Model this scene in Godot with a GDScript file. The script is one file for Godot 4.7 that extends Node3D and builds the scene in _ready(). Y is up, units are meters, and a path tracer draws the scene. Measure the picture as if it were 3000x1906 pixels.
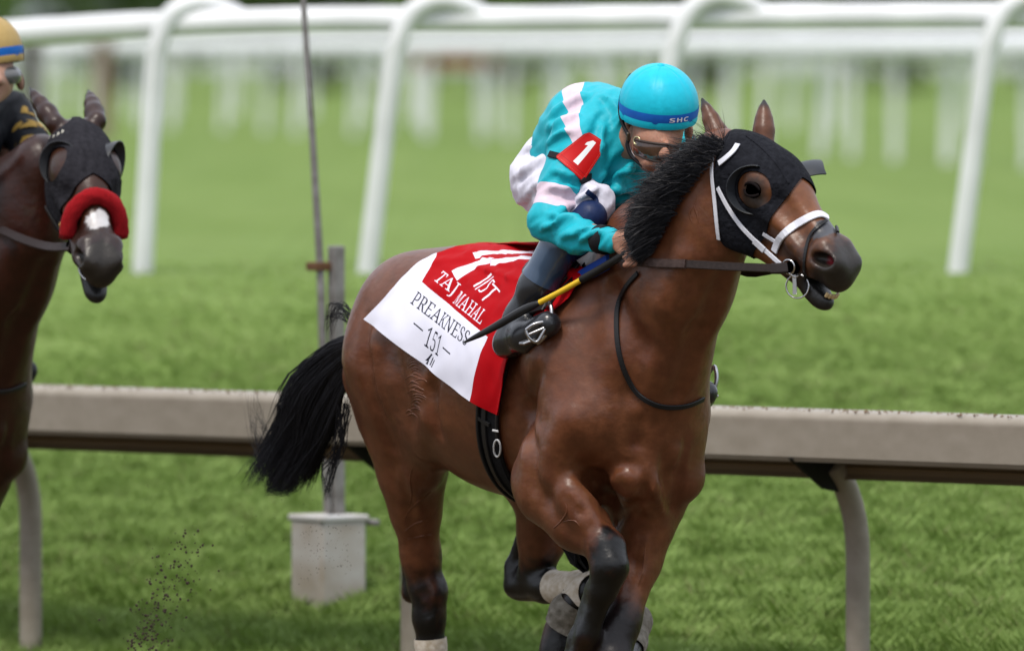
extends Node3D
# A racehorse and jockey in full gallop along the inside rail of a dirt track, on an overcast day, seen through a long lens.

# ---------------------------------------------------------------- frame of reference
const FOCAL := 30000.0           # lens length in picture units of a 3000 x 1906 picture
const EYE := Vector3(0, 2.1, 30)  # where the lens stands, metres above the dirt
const PITCH := 0.026527
const FWD := Vector3(0.5446, 0, 0.8387)     # the way the bay horse gallops
const SIDE := Vector3(-0.8387, 0, 0.5446)   # to the bay horse's right
const UP := Vector3(0, 1, 0)
const HORSE_BASE := Vector3(0.29, 0, 0)     # ground below the withers
var HORSE_AXES := Basis(FWD, SIDE, UP)

func at(px: float, py: float, z: float) -> Vector3:
	# the world point at depth z that is seen at (px, py) of the photograph
	var v := Vector3((px - 1500.0) / FOCAL, -(py - 953.0) / FOCAL, -1.0).rotated(Vector3.RIGHT, -PITCH)
	return EYE + v * ((EYE.z - z) / -v.z)

func ray(px: float, py: float) -> Vector3:
	return Vector3((px - 1500.0) / FOCAL, -(py - 953.0) / FOCAL, -1.0).rotated(Vector3.RIGHT, -PITCH).normalized()

func hl(f: float, r: float, h: float) -> Vector3:
	return HORSE_BASE + FWD * f + SIDE * r + UP * h

# ---------------------------------------------------------------- plain mesh data
class Shape:
	var v := PackedVector3Array()
	var n := PackedVector3Array()
	var i := PackedInt32Array()
	var c := PackedColorArray()
	var uv := PackedVector2Array()
	func add(o: Shape) -> void:
		var b := v.size()
		v.append_array(o.v)
		n.append_array(o.n)
		for k in o.i:
			i.append(k + b)
		if c.size() or o.c.size():
			while c.size() < b: c.append(Color.WHITE)
			c.append_array(o.c)
			while c.size() < v.size(): c.append(Color.WHITE)
		if uv.size() or o.uv.size():
			while uv.size() < b: uv.append(Vector2.ZERO)
			uv.append_array(o.uv)
			while uv.size() < v.size(): uv.append(Vector2.ZERO)
	func smooth() -> void:
		n.resize(v.size())
		n.fill(Vector3.ZERO)
		for k in range(0, i.size(), 3):
			var a := i[k]
			var b := i[k + 1]
			var d := i[k + 2]
			var q := (v[d] - v[a]).cross(v[b] - v[a])
			n[a] += q
			n[b] += q
			n[d] += q
		for k in n.size():
			n[k] = n[k].normalized()
	func tri(a: Vector3, b: Vector3, d: Vector3) -> void:
		# front side seen clockwise
		var q := (d - a).cross(b - a).normalized()
		var k := v.size()
		v.append_array([a, b, d])
		n.append_array([q, q, q])
		i.append_array([k, k + 1, k + 2])
	func quad(a: Vector3, b: Vector3, d: Vector3, e: Vector3) -> void:
		tri(a, b, d)
		tri(a, d, e)
	func mesh(off := Vector3.ZERO) -> ArrayMesh:
		var m := ArrayMesh.new()
		if i.size() == 0:
			return m
		var ar := []
		ar.resize(Mesh.ARRAY_MAX)
		var vv := v.duplicate()
		if off != Vector3.ZERO:
			for k in vv.size():
				vv[k] -= off
		ar[Mesh.ARRAY_VERTEX] = vv
		ar[Mesh.ARRAY_NORMAL] = n
		ar[Mesh.ARRAY_INDEX] = i
		if c.size(): ar[Mesh.ARRAY_COLOR] = c
		if uv.size(): ar[Mesh.ARRAY_TEX_UV] = uv
		m.add_surface_from_arrays(Mesh.PRIMITIVE_TRIANGLES, ar)
		return m
	# keep what lies where g > 0, cutting triangles on the line g = 0
	func kept(g: PackedFloat32Array) -> Shape:
		var o := Shape.new()
		var moved := PackedInt32Array()
		moved.resize(v.size())
		moved.fill(-1)
		var cuts := {}
		for k in range(0, i.size(), 3):
			var ids := [i[k], i[k + 1], i[k + 2]]
			var inside := 0
			for q in ids:
				if g[q] > 0.0: inside += 1
			if inside == 0: continue
			var poly := []
			for e in 3:
				var p: int = ids[e]
				var q: int = ids[(e + 1) % 3]
				if g[p] > 0.0:
					if moved[p] < 0:
						moved[p] = o.v.size()
						o.v.append(v[p]); o.n.append(n[p])
						if c.size(): o.c.append(c[p])
						if uv.size(): o.uv.append(uv[p])
					poly.append(moved[p])
				if (g[p] > 0.0) != (g[q] > 0.0):
					var key := Vector2i(mini(p, q), maxi(p, q))
					if not cuts.has(key):
						var t: float = g[p] / (g[p] - g[q])
						cuts[key] = o.v.size()
						o.v.append(v[p].lerp(v[q], t)); o.n.append(n[p].lerp(n[q], t).normalized())
						if c.size(): o.c.append(c[p].lerp(c[q], t))
						if uv.size(): o.uv.append(uv[p].lerp(uv[q], t))
					poly.append(cuts[key])
			for e in range(1, poly.size() - 1):
				o.i.append_array([poly[0], poly[e], poly[e + 1]])
		return o
	# the shape pushed out along its normals
	func grown(by: float) -> Shape:
		var o := Shape.new()
		o.v = v.duplicate(); o.n = n.duplicate(); o.i = i.duplicate(); o.c = c.duplicate(); o.uv = uv.duplicate()
		for k in o.v.size():
			o.v[k] += o.n[k] * by
		return o
	# a closed sheet: the shape, its inside face and the rim between them
	func shell(thick: float) -> Shape:
		var o := grown(0.0)
		var b := v.size()
		for k in b:
			o.v.append(v[k] - n[k] * thick)
			o.n.append(-n[k])
			if c.size(): o.c.append(c[k])
			if uv.size(): o.uv.append(uv[k])
		var seen := {}
		for k in range(0, i.size(), 3):
			o.i.append_array([i[k] + b, i[k + 2] + b, i[k + 1] + b])
			for e in 3:
				var p := i[k + e]
				var q := i[k + (e + 1) % 3]
				seen[Vector2i(p, q)] = true
		for key in seen:
			if not seen.has(Vector2i(key.y, key.x)):
				o.i.append_array([key.y, key.x, key.x + b, key.y, key.x + b, key.y + b])
		return o

# ---------------------------------------------------------------- bodies: tapered limbs and muscles joined smoothly
class Flesh:
	var kind := PackedByteArray()
	var cut := PackedByteArray()
	var a := PackedVector3Array()
	var ba := PackedVector3Array()
	var inv := PackedFloat32Array()
	var ra := PackedFloat32Array()
	var rd := PackedFloat32Array()
	var kk := PackedFloat32Array()
	var bc := PackedVector3Array()
	var br := PackedFloat32Array()
	var m1: Array[Basis] = []
	var m2: Array[Basis] = []
	func _put(kd: int, k: float, sub: bool) -> void:
		kind.append(kd); cut.append(1 if sub else 0); kk.append(k)
	func cone(p: Vector3, q: Vector3, r0: float, r1: float, k := 0.04, sub := false) -> void:
		_put(0, k, sub)
		a.append(p); ba.append(q - p)
		inv.append(1.0 / maxf((q - p).length_squared(), 1e-9))
		ra.append(r0); rd.append(r1 - r0)
		bc.append((p + q) * 0.5); br.append((q - p).length() * 0.5 + maxf(r0, r1))
		m1.append(Basis()); m2.append(Basis())
	func chain(pts: Array, k := 0.04) -> void:
		# pts: [point, radius] pairs
		for j in pts.size() - 1:
			cone(pts[j][0], pts[j + 1][0], pts[j][1], pts[j + 1][1], k)
	func ell(p: Vector3, axes: Basis, r: Vector3, k := 0.04, sub := false) -> void:
		_put(1, k, sub)
		a.append(p); ba.append(Vector3.ZERO); inv.append(0); ra.append(0); rd.append(0)
		bc.append(p); br.append(maxf(r.x, maxf(r.y, r.z)))
		var t := axes.transposed()
		m1.append(Basis.from_scale(Vector3(1 / r.x, 1 / r.y, 1 / r.z)) * t)
		m2.append(Basis.from_scale(Vector3(1 / (r.x * r.x), 1 / (r.y * r.y), 1 / (r.z * r.z))) * t)
	func all() -> PackedInt32Array:
		var o := PackedInt32Array()
		for j in kind.size(): o.append(j)
		return o
	func near(p: Vector3, reach: float) -> PackedInt32Array:
		var o := PackedInt32Array()
		for j in kind.size():
			if (p - bc[j]).length() - br[j] < reach + kk[j]: o.append(j)
		return o
	func dist(p: Vector3, ids: PackedInt32Array) -> float:
		var d := 10.0
		for j in ids:
			var e: float
			var q := p - a[j]
			if kind[j] == 0:
				var g := ba[j]
				var t := clampf(q.dot(g) * inv[j], 0.0, 1.0)
				e = (q - g * t).length() - ra[j] - rd[j] * t
			else:
				var l := (m1[j] * q).length()
				e = l * (l - 1.0) / maxf((m2[j] * q).length(), 1e-6)
			var k := kk[j]
			if cut[j]:
				e = -e
				var h := maxf(k - absf(d - e), 0.0) / k
				d = maxf(d, e) + h * h * k * 0.25
			else:
				var h := maxf(k - absf(d - e), 0.0) / k
				d = minf(d, e) - h * h * k * 0.25
		return d
	func slope(p: Vector3) -> Vector3:
		var ids := near(p, 0.1)
		var e := 0.004
		return Vector3(dist(p + Vector3(e, 0, 0), ids) - dist(p - Vector3(e, 0, 0), ids), dist(p + Vector3(0, e, 0), ids) - dist(p - Vector3(0, e, 0), ids), dist(p + Vector3(0, 0, e), ids) - dist(p - Vector3(0, 0, e), ids)).normalized()
	# first point on the surface along a line, or null
	func hit(o: Vector3, dir: Vector3, far := 3.0):
		var ids := PackedInt32Array()
		for j in kind.size():
			var w := bc[j] - o
			if (w - dir * w.dot(dir)).length() < br[j] + kk[j] + 0.06: ids.append(j)
		var t := 0.0
		for s in 60:
			var d := dist(o + dir * t, ids)
			if d < 0.0008: return o + dir * t
			t += d * 0.85
			if t > far: return null
		return null
	func shape(cell: float) -> Shape:
		var lo := Vector3(1e9, 1e9, 1e9)
		var hi := -lo
		for j in kind.size():
			if cut[j]: continue
			var w := Vector3.ONE * (br[j] + cell * 3)
			lo = lo.min(bc[j] - w); hi = hi.max(bc[j] + w)
		const N := 6
		var nb := Vector3i(((hi - lo) / (cell * N)).ceil())
		var nx := nb.x * N + 1
		var ny := nb.y * N + 1
		var nz := nb.z * N + 1
		var sx := 1
		var sy := nx
		var sz := nx * ny
		var f := PackedFloat32Array()
		f.resize(nx * ny * nz)
		f.fill(9.0)
		var half := cell * N * 0.5
		var diag := half * 1.75
		var live := PackedInt32Array()
		for bz in nb.z:
			for by in nb.y:
				for bx in nb.x:
					var mid := lo + Vector3(bx * N, by * N, bz * N) * cell + Vector3.ONE * half
					var ids := near(mid, diag)
					if ids.is_empty(): continue
					var d := dist(mid, ids)
					if absf(d) > diag * 1.7: continue
					live.append_array([bx, by, bz])
					for z in N + 1:
						for y in N + 1:
							var o := (bx * N) + (by * N + y) * sy + (bz * N + z) * sz
							var p := lo + Vector3(bx * N, by * N + y, bz * N + z) * cell
							for x in N + 1:
								f[o + x] = dist(p, ids)
								p.x += cell
		var out := Shape.new()
		var ix := PackedInt32Array()
		ix.resize(nx * ny * nz)
		ix.fill(-1)
		var offs := [0, sx, sy, sx + sy, sz, sz + sx, sz + sy, sz + sx + sy]
		var cn := [Vector3(0, 0, 0), Vector3(1, 0, 0), Vector3(0, 1, 0), Vector3(1, 1, 0), Vector3(0, 0, 1), Vector3(1, 0, 1), Vector3(0, 1, 1), Vector3(1, 1, 1)]
		var ea := [0, 2, 4, 6, 0, 1, 4, 5, 0, 1, 2, 3]
		var eb := [1, 3, 5, 7, 2, 3, 6, 7, 4, 5, 6, 7]
		var val := PackedFloat32Array()
		val.resize(8)
		for q in range(0, live.size(), 3):
			for z in N:
				for y in N:
					for x in N:
						var gx := live[q] * N + x
						var gy := live[q + 1] * N + y
						var gz := live[q + 2] * N + z
						var o := gx + gy * sy + gz * sz
						var neg := 0
						for c8 in 8:
							var t: float = f[o + offs[c8]]
							val[c8] = t
							if t < 0.0: neg += 1
						if neg == 0 or neg == 8: continue
						var s := Vector3.ZERO
						var w := 0
						for e in 12:
							var u := val[ea[e]]
							var t := val[eb[e]]
							if (u < 0.0) != (t < 0.0):
								var pa: Vector3 = cn[ea[e]]
								s += pa.lerp(cn[eb[e]], u / (u - t))
								w += 1
						ix[o] = out.v.size()
						out.v.append(lo + (Vector3(gx, gy, gz) + s / w) * cell)
		for q in range(0, live.size(), 3):
			for z in N:
				for y in N:
					for x in N:
						var gx := live[q] * N + x
						var gy := live[q + 1] * N + y
						var gz := live[q + 2] * N + z
						var o := gx + gy * sy + gz * sz
						var u := f[o] < 0.0
						for ax in 3:
							var st: int = [sx, sy, sz][ax]
							if u == (f[o + st] < 0.0): continue
							var s1: int = [sy, sz, sx][ax]
							var s2: int = [sz, sx, sy][ax]
							if o - s1 - s2 < 0: continue
							var p0 := ix[o]
							var p1 := ix[o - s1]
							var p2 := ix[o - s1 - s2]
							var p3 := ix[o - s2]
							if p0 < 0 or p1 < 0 or p2 < 0 or p3 < 0: continue
							if u:
								out.i.append_array([p0, p2, p1, p0, p3, p2])
							else:
								out.i.append_array([p0, p1, p2, p0, p2, p3])
		out.smooth()
		return out

# ---------------------------------------------------------------- swept shapes
func basis_along(d: Vector3, hint := Vector3.UP) -> Basis:
	var w := d.normalized()
	var s := w.cross(hint)
	if s.length() < 0.01: s = w.cross(Vector3.RIGHT)
	s = s.normalized()
	return Basis(s, w, s.cross(w))

func curve(pts: Array, steps: int) -> PackedVector3Array:
	# Catmull-Rom through the points
	var o := PackedVector3Array()
	var m := pts.size() - 1
	for s in steps + 1:
		var t := float(s) / steps * m
		var k := mini(int(t), m - 1)
		var u := t - k
		var p0: Vector3 = pts[maxi(k - 1, 0)]
		var p1: Vector3 = pts[k]
		var p2: Vector3 = pts[k + 1]
		var p3: Vector3 = pts[mini(k + 2, m)]
		o.append(p1.cubic_interpolate(p2, p0, p3, u))
	return o

func tube(path: PackedVector3Array, radii, sides := 8, caps := true, turn := 0.0) -> Shape:
	var o := Shape.new()
	var m := path.size()
	var side := Vector3.ZERO
	for k in m:
		var d := (path[mini(k + 1, m - 1)] - path[maxi(k - 1, 0)]).normalized()
		if k == 0:
			side = basis_along(d).x
		side = (side - d * side.dot(d)).normalized()
		var up := side.cross(d)
		var r: float = radii if radii is float else radii[mini(k, radii.size() - 1)]
		for s in sides:
			var an := TAU * s / sides + turn
			var q := side * cos(an) + up * sin(an)
			o.v.append(path[k] + q * r)
	for k in m - 1:
		for s in sides:
			var p := k * sides + s
			var q := k * sides + (s + 1) % sides
			o.i.append_array([p, p + sides, q, q, p + sides, q + sides])
	if caps:
		for e in [0, m - 1]:
			var b := o.v.size()
			o.v.append(path[e])
			for s in sides:
				var p: int = e * sides + s
				var q: int = e * sides + (s + 1) % sides
				o.i.append_array([b, p, q] if e == 0 else [b, q, p])
	o.smooth()
	return o

# a flat strap with a width and a thickness; ups gives the outward side at each point
func strap(path: PackedVector3Array, ups: PackedVector3Array, width: float, thick: float) -> Shape:
	var o := Shape.new()
	var m := path.size()
	for k in m:
		var d := (path[mini(k + 1, m - 1)] - path[maxi(k - 1, 0)]).normalized()
		var u := (ups[k] - d * ups[k].dot(d)).normalized()
		var s := d.cross(u) * width * 0.5
		var c := thick * 0.3
		var sd := s.normalized()
		for q in [s - u * thick * 0.5, s + u * (thick * 0.5 - c), s - sd * c + u * thick * 0.5, -s + sd * c + u * thick * 0.5, -s + u * (thick * 0.5 - c), -s - u * thick * 0.5]:
			o.v.append(path[k] + q)
	for k in m - 1:
		for s in 6:
			var p := k * 6 + s
			var q := k * 6 + (s + 1) % 6
			o.i.append_array([p, p + 6, q, q, p + 6, q + 6])
	for s in range(1, 5):
		o.i.append_array([0, s + 1, s])
		var b := (m - 1) * 6
		o.i.append_array([b, b + s, b + s + 1])
	# flat sides: split the corners
	var f := Shape.new()
	for k in range(0, o.i.size(), 3):
		f.tri(o.v[o.i[k]], o.v[o.i[k + 1]], o.v[o.i[k + 2]])
	# face it outward
	var mid := m / 2
	var flip := false
	for k in range(0, f.i.size(), 3):
		var c3 := (f.v[k] + f.v[k + 1] + f.v[k + 2]) / 3.0
		if c3.distance_to(path[mid] + ups[mid] * thick * 0.5) < width * 0.4:
			flip = f.n[k].dot(ups[mid]) < 0.0
			break
	if flip:
		for k in range(0, f.i.size(), 3):
			var t := f.i[k + 1]
			f.i[k + 1] = f.i[k + 2]
			f.i[k + 2] = t
		for k in f.n.size():
			f.n[k] = -f.n[k]
	return f

# a strap laid on a body along picture points
func strap_on(body: Flesh, pts: Array, width: float, thick: float, lift := 0.002, steps := 24) -> Shape:
	var guide := []
	for p in pts: guide.append(Vector3(p.x, p.y, 0))
	var path := PackedVector3Array()
	var ups := PackedVector3Array()
	for q in curve(guide, steps):
		var d := ray(q.x, q.y)
		var h = body.hit(EYE + d * 27.5, d, 5.0)
		if h == null: continue
		var nn := body.slope(h)
		path.append(h + nn * (lift + thick * 0.5))
		ups.append(nn)
	if path.size() < 2: return Shape.new()
	for pass_no in 2:
		var cp := path.duplicate()
		for k in range(1, path.size() - 1):
			path[k] = (cp[k - 1] + cp[k] * 2 + cp[k + 1]) * 0.25
	return strap(path, ups, width, thick)

func box_shape(size: Vector3, bevel := 0.004, where := Transform3D()) -> Shape:
	var o := Shape.new()
	var h := size * 0.5
	var b := minf(bevel, minf(h.x, minf(h.y, h.z)) * 0.9)
	# six faces set in, twelve chamfers and eight corners
	for ax in 3:
		for sg in [-1.0, 1.0]:
			var e0 := Vector3.ZERO; var e1 := Vector3.ZERO; var e2 := Vector3.ZERO
			e0[ax] = h[ax] * sg
			e1[(ax + 1) % 3] = h[(ax + 1) % 3] - b
			e2[(ax + 2) % 3] = h[(ax + 2) % 3] - b
			_face(o, [e0 - e1 - e2, e0 + e1 - e2, e0 + e1 + e2, e0 - e1 + e2], e0)
			for s2 in [-1.0, 1.0]:
				# chamfer between ax and ax+1
				var p := Vector3.ZERO; var q := Vector3.ZERO; var l := Vector3.ZERO
				p[ax] = h[ax] * sg; p[(ax + 1) % 3] = (h[(ax + 1) % 3] - b) * s2
				q[ax] = (h[ax] - b) * sg; q[(ax + 1) % 3] = h[(ax + 1) % 3] * s2
				l[(ax + 2) % 3] = h[(ax + 2) % 3] - b
				_face(o, [p - l, q - l, q + l, p + l], p + q)
	for sx in [-1.0, 1.0]:
		for sy in [-1.0, 1.0]:
			for sz in [-1.0, 1.0]:
				var s := Vector3(sx, sy, sz)
				_face(o, [Vector3(h.x, h.y - b, h.z - b) * s, Vector3(h.x - b, h.y, h.z - b) * s, Vector3(h.x - b, h.y - b, h.z) * s], s)
	return moved(o, where)

func _face(o: Shape, p: Array, out: Vector3) -> void:
	var nn: Vector3 = (p[2] - p[0]).cross(p[1] - p[0])
	if nn.dot(out) < 0.0:
		p.reverse()
	for k in range(1, p.size() - 1):
		o.tri(p[0], p[k], p[k + 1])

func moved(o: Shape, t: Transform3D) -> Shape:
	if t == Transform3D(): return o
	for k in o.v.size():
		o.v[k] = t * o.v[k]
		o.n[k] = (t.basis * o.n[k]).normalized()
	return o

# a profile drawn in (out, up), swept along a ground path
func sweep(path: PackedVector3Array, profile: Array, outward: Vector3, close := true) -> Shape:
	var o := Shape.new()
	var m := profile.size()
	for k in path.size() - 1:
		for s in (m if close else m - 1):
			var p: Vector2 = profile[s]
			var q: Vector2 = profile[(s + 1) % m]
			var a := path[k] + outward * p.x + UP * p.y
			var b := path[k] + outward * q.x + UP * q.y
			var c := path[k + 1] + outward * q.x + UP * q.y
			var d := path[k + 1] + outward * p.x + UP * p.y
			o.quad(a, b, c, d)
	return o

# ---------------------------------------------------------------- objects
var used_names := {}
func numbered(called: String) -> String:
	var n: int = used_names.get(called, 0)
	used_names[called] = n + 1
	return called if n == 0 else "%s_%03d" % [called, n]

func thing(called: String, label: String, category: String, base := Vector3.ZERO, group := "", kind := "") -> Node3D:
	var o := Node3D.new()
	o.name = numbered(called)
	add_child(o, true)
	o.position = base
	tag(o, label, category, group, kind)
	return o

func tag(o: Node, label := "", category := "", group := "", kind := "") -> void:
	if label: o.set_meta("label", label)
	if category: o.set_meta("category", category)
	if group: o.set_meta("group", group)
	if kind: o.set_meta("kind", kind)

# parts are given in world positions and stored from the thing's base
func part(called: String, s: Shape, m: Material, parent: Node3D, label := "") -> MeshInstance3D:
	var o := MeshInstance3D.new()
	o.name = called if parent != self else numbered(called)
	var base := Vector3.ZERO
	var p: Node = parent
	while p != self and p is Node3D:
		base += (p as Node3D).position
		p = p.get_parent()
	o.mesh = s.mesh(base)
	o.material_override = m
	parent.add_child(o, true)
	if label: o.set_meta("label", label)
	return o

var noise_bank := {}
func noise_tex(seed_no: int, freq: float, lo: Color, hi: Color, normal := false, size := 256, octaves := 4, strength := 4.0) -> NoiseTexture2D:
	var fn := FastNoiseLite.new()
	fn.seed = seed_no
	fn.frequency = freq
	fn.fractal_octaves = octaves
	fn.noise_type = FastNoiseLite.TYPE_SIMPLEX_SMOOTH
	var t := NoiseTexture2D.new()
	t.width = size
	t.height = size
	t.seamless = true
	t.noise = fn
	if normal:
		t.as_normal_map = true
		t.bump_strength = strength
	else:
		var g := Gradient.new()
		g.set_color(0, lo)
		g.set_color(1, hi)
		t.color_ramp = g
	return t

func lin(r: float, g: float, b: float) -> Color:
	return Color(r, g, b).linear_to_srgb()

func mat(col: Color, rough := 0.6, metal := 0.0, spec := 0.33) -> StandardMaterial3D:
	var m := StandardMaterial3D.new()
	m.albedo_color = col
	m.roughness = rough
	m.metallic = metal
	m.metallic_specular = spec
	return m

func grain(m: StandardMaterial3D, tex: Texture2D, scale: float, nrm: Texture2D = null, depth := 0.4) -> StandardMaterial3D:
	m.uv1_triplanar = true
	m.uv1_world_triplanar = false
	m.uv1_scale = Vector3.ONE * scale
	if tex: m.albedo_texture = tex
	if nrm:
		m.normal_enabled = true
		m.normal_texture = nrm
		m.normal_scale = depth
	return m

# ---------------------------------------------------------------- printing: letters filled into an image
func fill_poly(img: Image, p: PackedVector2Array, col: Color) -> void:
	var t := Geometry2D.triangulate_polygon(p)
	for k in range(0, t.size(), 3):
		fill_tri(img, p[t[k]], p[t[k + 1]], p[t[k + 2]], col)

func fill_tri(img: Image, a: Vector2, b: Vector2, c: Vector2, col: Color) -> void:
	var y0 := maxi(int(floor(minf(a.y, minf(b.y, c.y)))), 0)
	var y1 := mini(int(ceil(maxf(a.y, maxf(b.y, c.y)))), img.get_height() - 1)
	for y in range(y0, y1 + 1):
		var fy := y + 0.5
		var lo := 1e9
		var hi := -1e9
		for e in [[a, b], [b, c], [c, a]]:
			var p: Vector2 = e[0]
			var q: Vector2 = e[1]
			if (p.y <= fy) != (q.y <= fy):
				var x := p.x + (q.x - p.x) * (fy - p.y) / (q.y - p.y)
				lo = minf(lo, x)
				hi = maxf(hi, x)
		if hi > lo:
			var x0 := maxi(int(round(lo)), 0)
			var x1 := mini(int(round(hi)), img.get_width())
			if x1 > x0:
				img.fill_rect(Rect2i(x0, y, x1 - x0, 1), col)

func letters(text: String, face := "Droid Serif", bold := false) -> Array:
	# the triangles of a word, scaled to a unit box: x 0..1, y 0 (top)..1
	var f := SystemFont.new()
	f.font_names = PackedStringArray([face])
	if bold: f.font_weight = 700
	var tm := TextMesh.new()
	tm.font = f
	tm.text = text
	tm.depth = 0.0
	tm.font_size = 64
	tm.pixel_size = 1.0
	var ar := tm.get_mesh_arrays()
	var v: PackedVector3Array = ar[0]
	var ix: PackedInt32Array = ar[12]
	var lo := Vector2(1e9, 1e9)
	var hi := -lo
	for q in v:
		lo = lo.min(Vector2(q.x, q.y)); hi = hi.max(Vector2(q.x, q.y))
	var out := []
	for k in ix:
		out.append(Vector2((v[k].x - lo.x) / (hi.x - lo.x), (hi.y - v[k].y) / (hi.y - lo.y)))
	return out

func stamp(img: Image, text: String, box: Rect2, col: Color, face := "Droid Serif", bold := false, lean := 0.0) -> void:
	var t := letters(text, face, bold)
	for k in range(0, t.size(), 3):
		var p := []
		for e in 3:
			var q: Vector2 = t[k + e]
			p.append(box.position + Vector2(q.x + lean * (0.5 - q.y), q.y) * box.size)
		fill_tri(img, p[0], p[1], p[2], col)

func _ready() -> void:
	var cam := Camera3D.new()
	cam.name = "camera"
	add_child(cam)
	cam.near = 0.5
	cam.far = 900.0
	cam.position = EYE
	cam.rotation = Vector3(-PITCH, 0, 0)
	var lens := CameraAttributesPhysical.new()
	lens.frustum_focal_length = 377.76
	lens.frustum_focus_distance = 29.75
	lens.frustum_near = 0.5
	lens.frustum_far = 900.0
	lens.exposure_aperture = 3.1
	cam.attributes = lens
	cam.current = true
	var sky_mat := ProceduralSkyMaterial.new()
	sky_mat.sky_top_color = Color(0.93, 0.95, 1.0)
	sky_mat.sky_horizon_color = Color(0.66, 0.69, 0.73)
	sky_mat.ground_horizon_color = Color(0.5, 0.5, 0.48)
	sky_mat.ground_bottom_color = Color(0.35, 0.33, 0.30)
	sky_mat.sky_curve = 0.30
	sky_mat.sky_energy_multiplier = 0.88
	sky_mat.sun_angle_max = 1.0
	var sky := Sky.new()
	sky.sky_material = sky_mat
	var env := Environment.new()
	env.background_mode = Environment.BG_SKY
	env.sky = sky
	env.tonemap_mode = Environment.TONE_MAPPER_LINEAR
	env.tonemap_exposure = 2.3
	env.sdfgi_enabled = true
	env.ssao_enabled = true
	env.ssil_enabled = true
	var we := WorldEnvironment.new()
	we.name = "world_environment"
	we.environment = env
	add_child(we)
	var sun := DirectionalLight3D.new()
	sun.name = "sun"
	sun.light_energy = 0.45
	sun.light_angular_distance = 13.0
	sun.light_color = Color(1.0, 0.97, 0.93)
	sun.shadow_enabled = true
	sun.rotation_degrees = Vector3(-62, -24, 0)
	add_child(sun)
	var t0 := Time.get_ticks_msec()
	build_setting()
	print("setting ", Time.get_ticks_msec() - t0)
	build_horses()
	print("horses ", Time.get_ticks_msec() - t0)
	build_saddlery()
	print("saddlery ", Time.get_ticks_msec() - t0)
	build_jockeys()
	print("jockeys ", Time.get_ticks_msec() - t0)
	build_clods()

func build_clods() -> void:
	# dirt thrown up by the hooves, in the air behind the horse
	var rng := RandomNumberGenerator.new()
	rng.seed = 51
	var o := Shape.new()
	for k in 520:
		var c: Vector2
		if k < 300:
			var t := pow(rng.randf(), 1.6)
			c = Vector2(415 + 150 * t + rng.randfn(0, 38), 1895 - 330 * t + rng.randfn(0, 26))
		elif k < 400:
			c = Vector2(rng.randf_range(880, 1030), rng.randf_range(1530, 1700))
		else:
			c = Vector2(rng.randf_range(380, 1150), rng.randf_range(1400, 1900))
		var r := rng.randf_range(0.0012, 0.0046) if k < 300 else rng.randf_range(0.0006, 0.0016)
		var p := at(c.x, c.y, rng.randf_range(-1.3, -0.7))
		o.add(box_shape(Vector3(r * rng.randf_range(1.2, 2.6), r * 1.6, r * 2.0), r * 0.6, Transform3D(Basis(Vector3(rng.randf(), rng.randf(), rng.randf() + 0.1).normalized(), rng.randf() * 6.0), p)))
	var root := part("dirt_spray", o, mat(lin(0.035, 0.024, 0.018), 0.95), self)
	tag(root, "dark crumbs of dirt flung up behind the galloping horse", "dirt", "", "stuff")

# ---------------------------------------------------------------- ground, rails and everything behind
const RAIL_A := Vector3(-1.566, 0, -4.3)
const RAIL_B := Vector3(1.57, 0, -1.4)

func rail_z(x: float) -> float:
	return clampf(RAIL_B.z + (x - RAIL_B.x) * 0.925, -11.0, 12.0)

func ground_height(x: float, z: float) -> float:
	# level dirt up to the inside rail, a grass bank rising from it to the turf course
	var zr := rail_z(x)
	var t := (zr - 0.15 - z) / (zr + 12.4)
	var h := 1.19 * (1.0 - pow(1.0 - clampf(t, 0.0, 1.0), 1.6))
	if z < -12.5: h += 0.0018 * (-12.5 - z)
	return h

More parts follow.
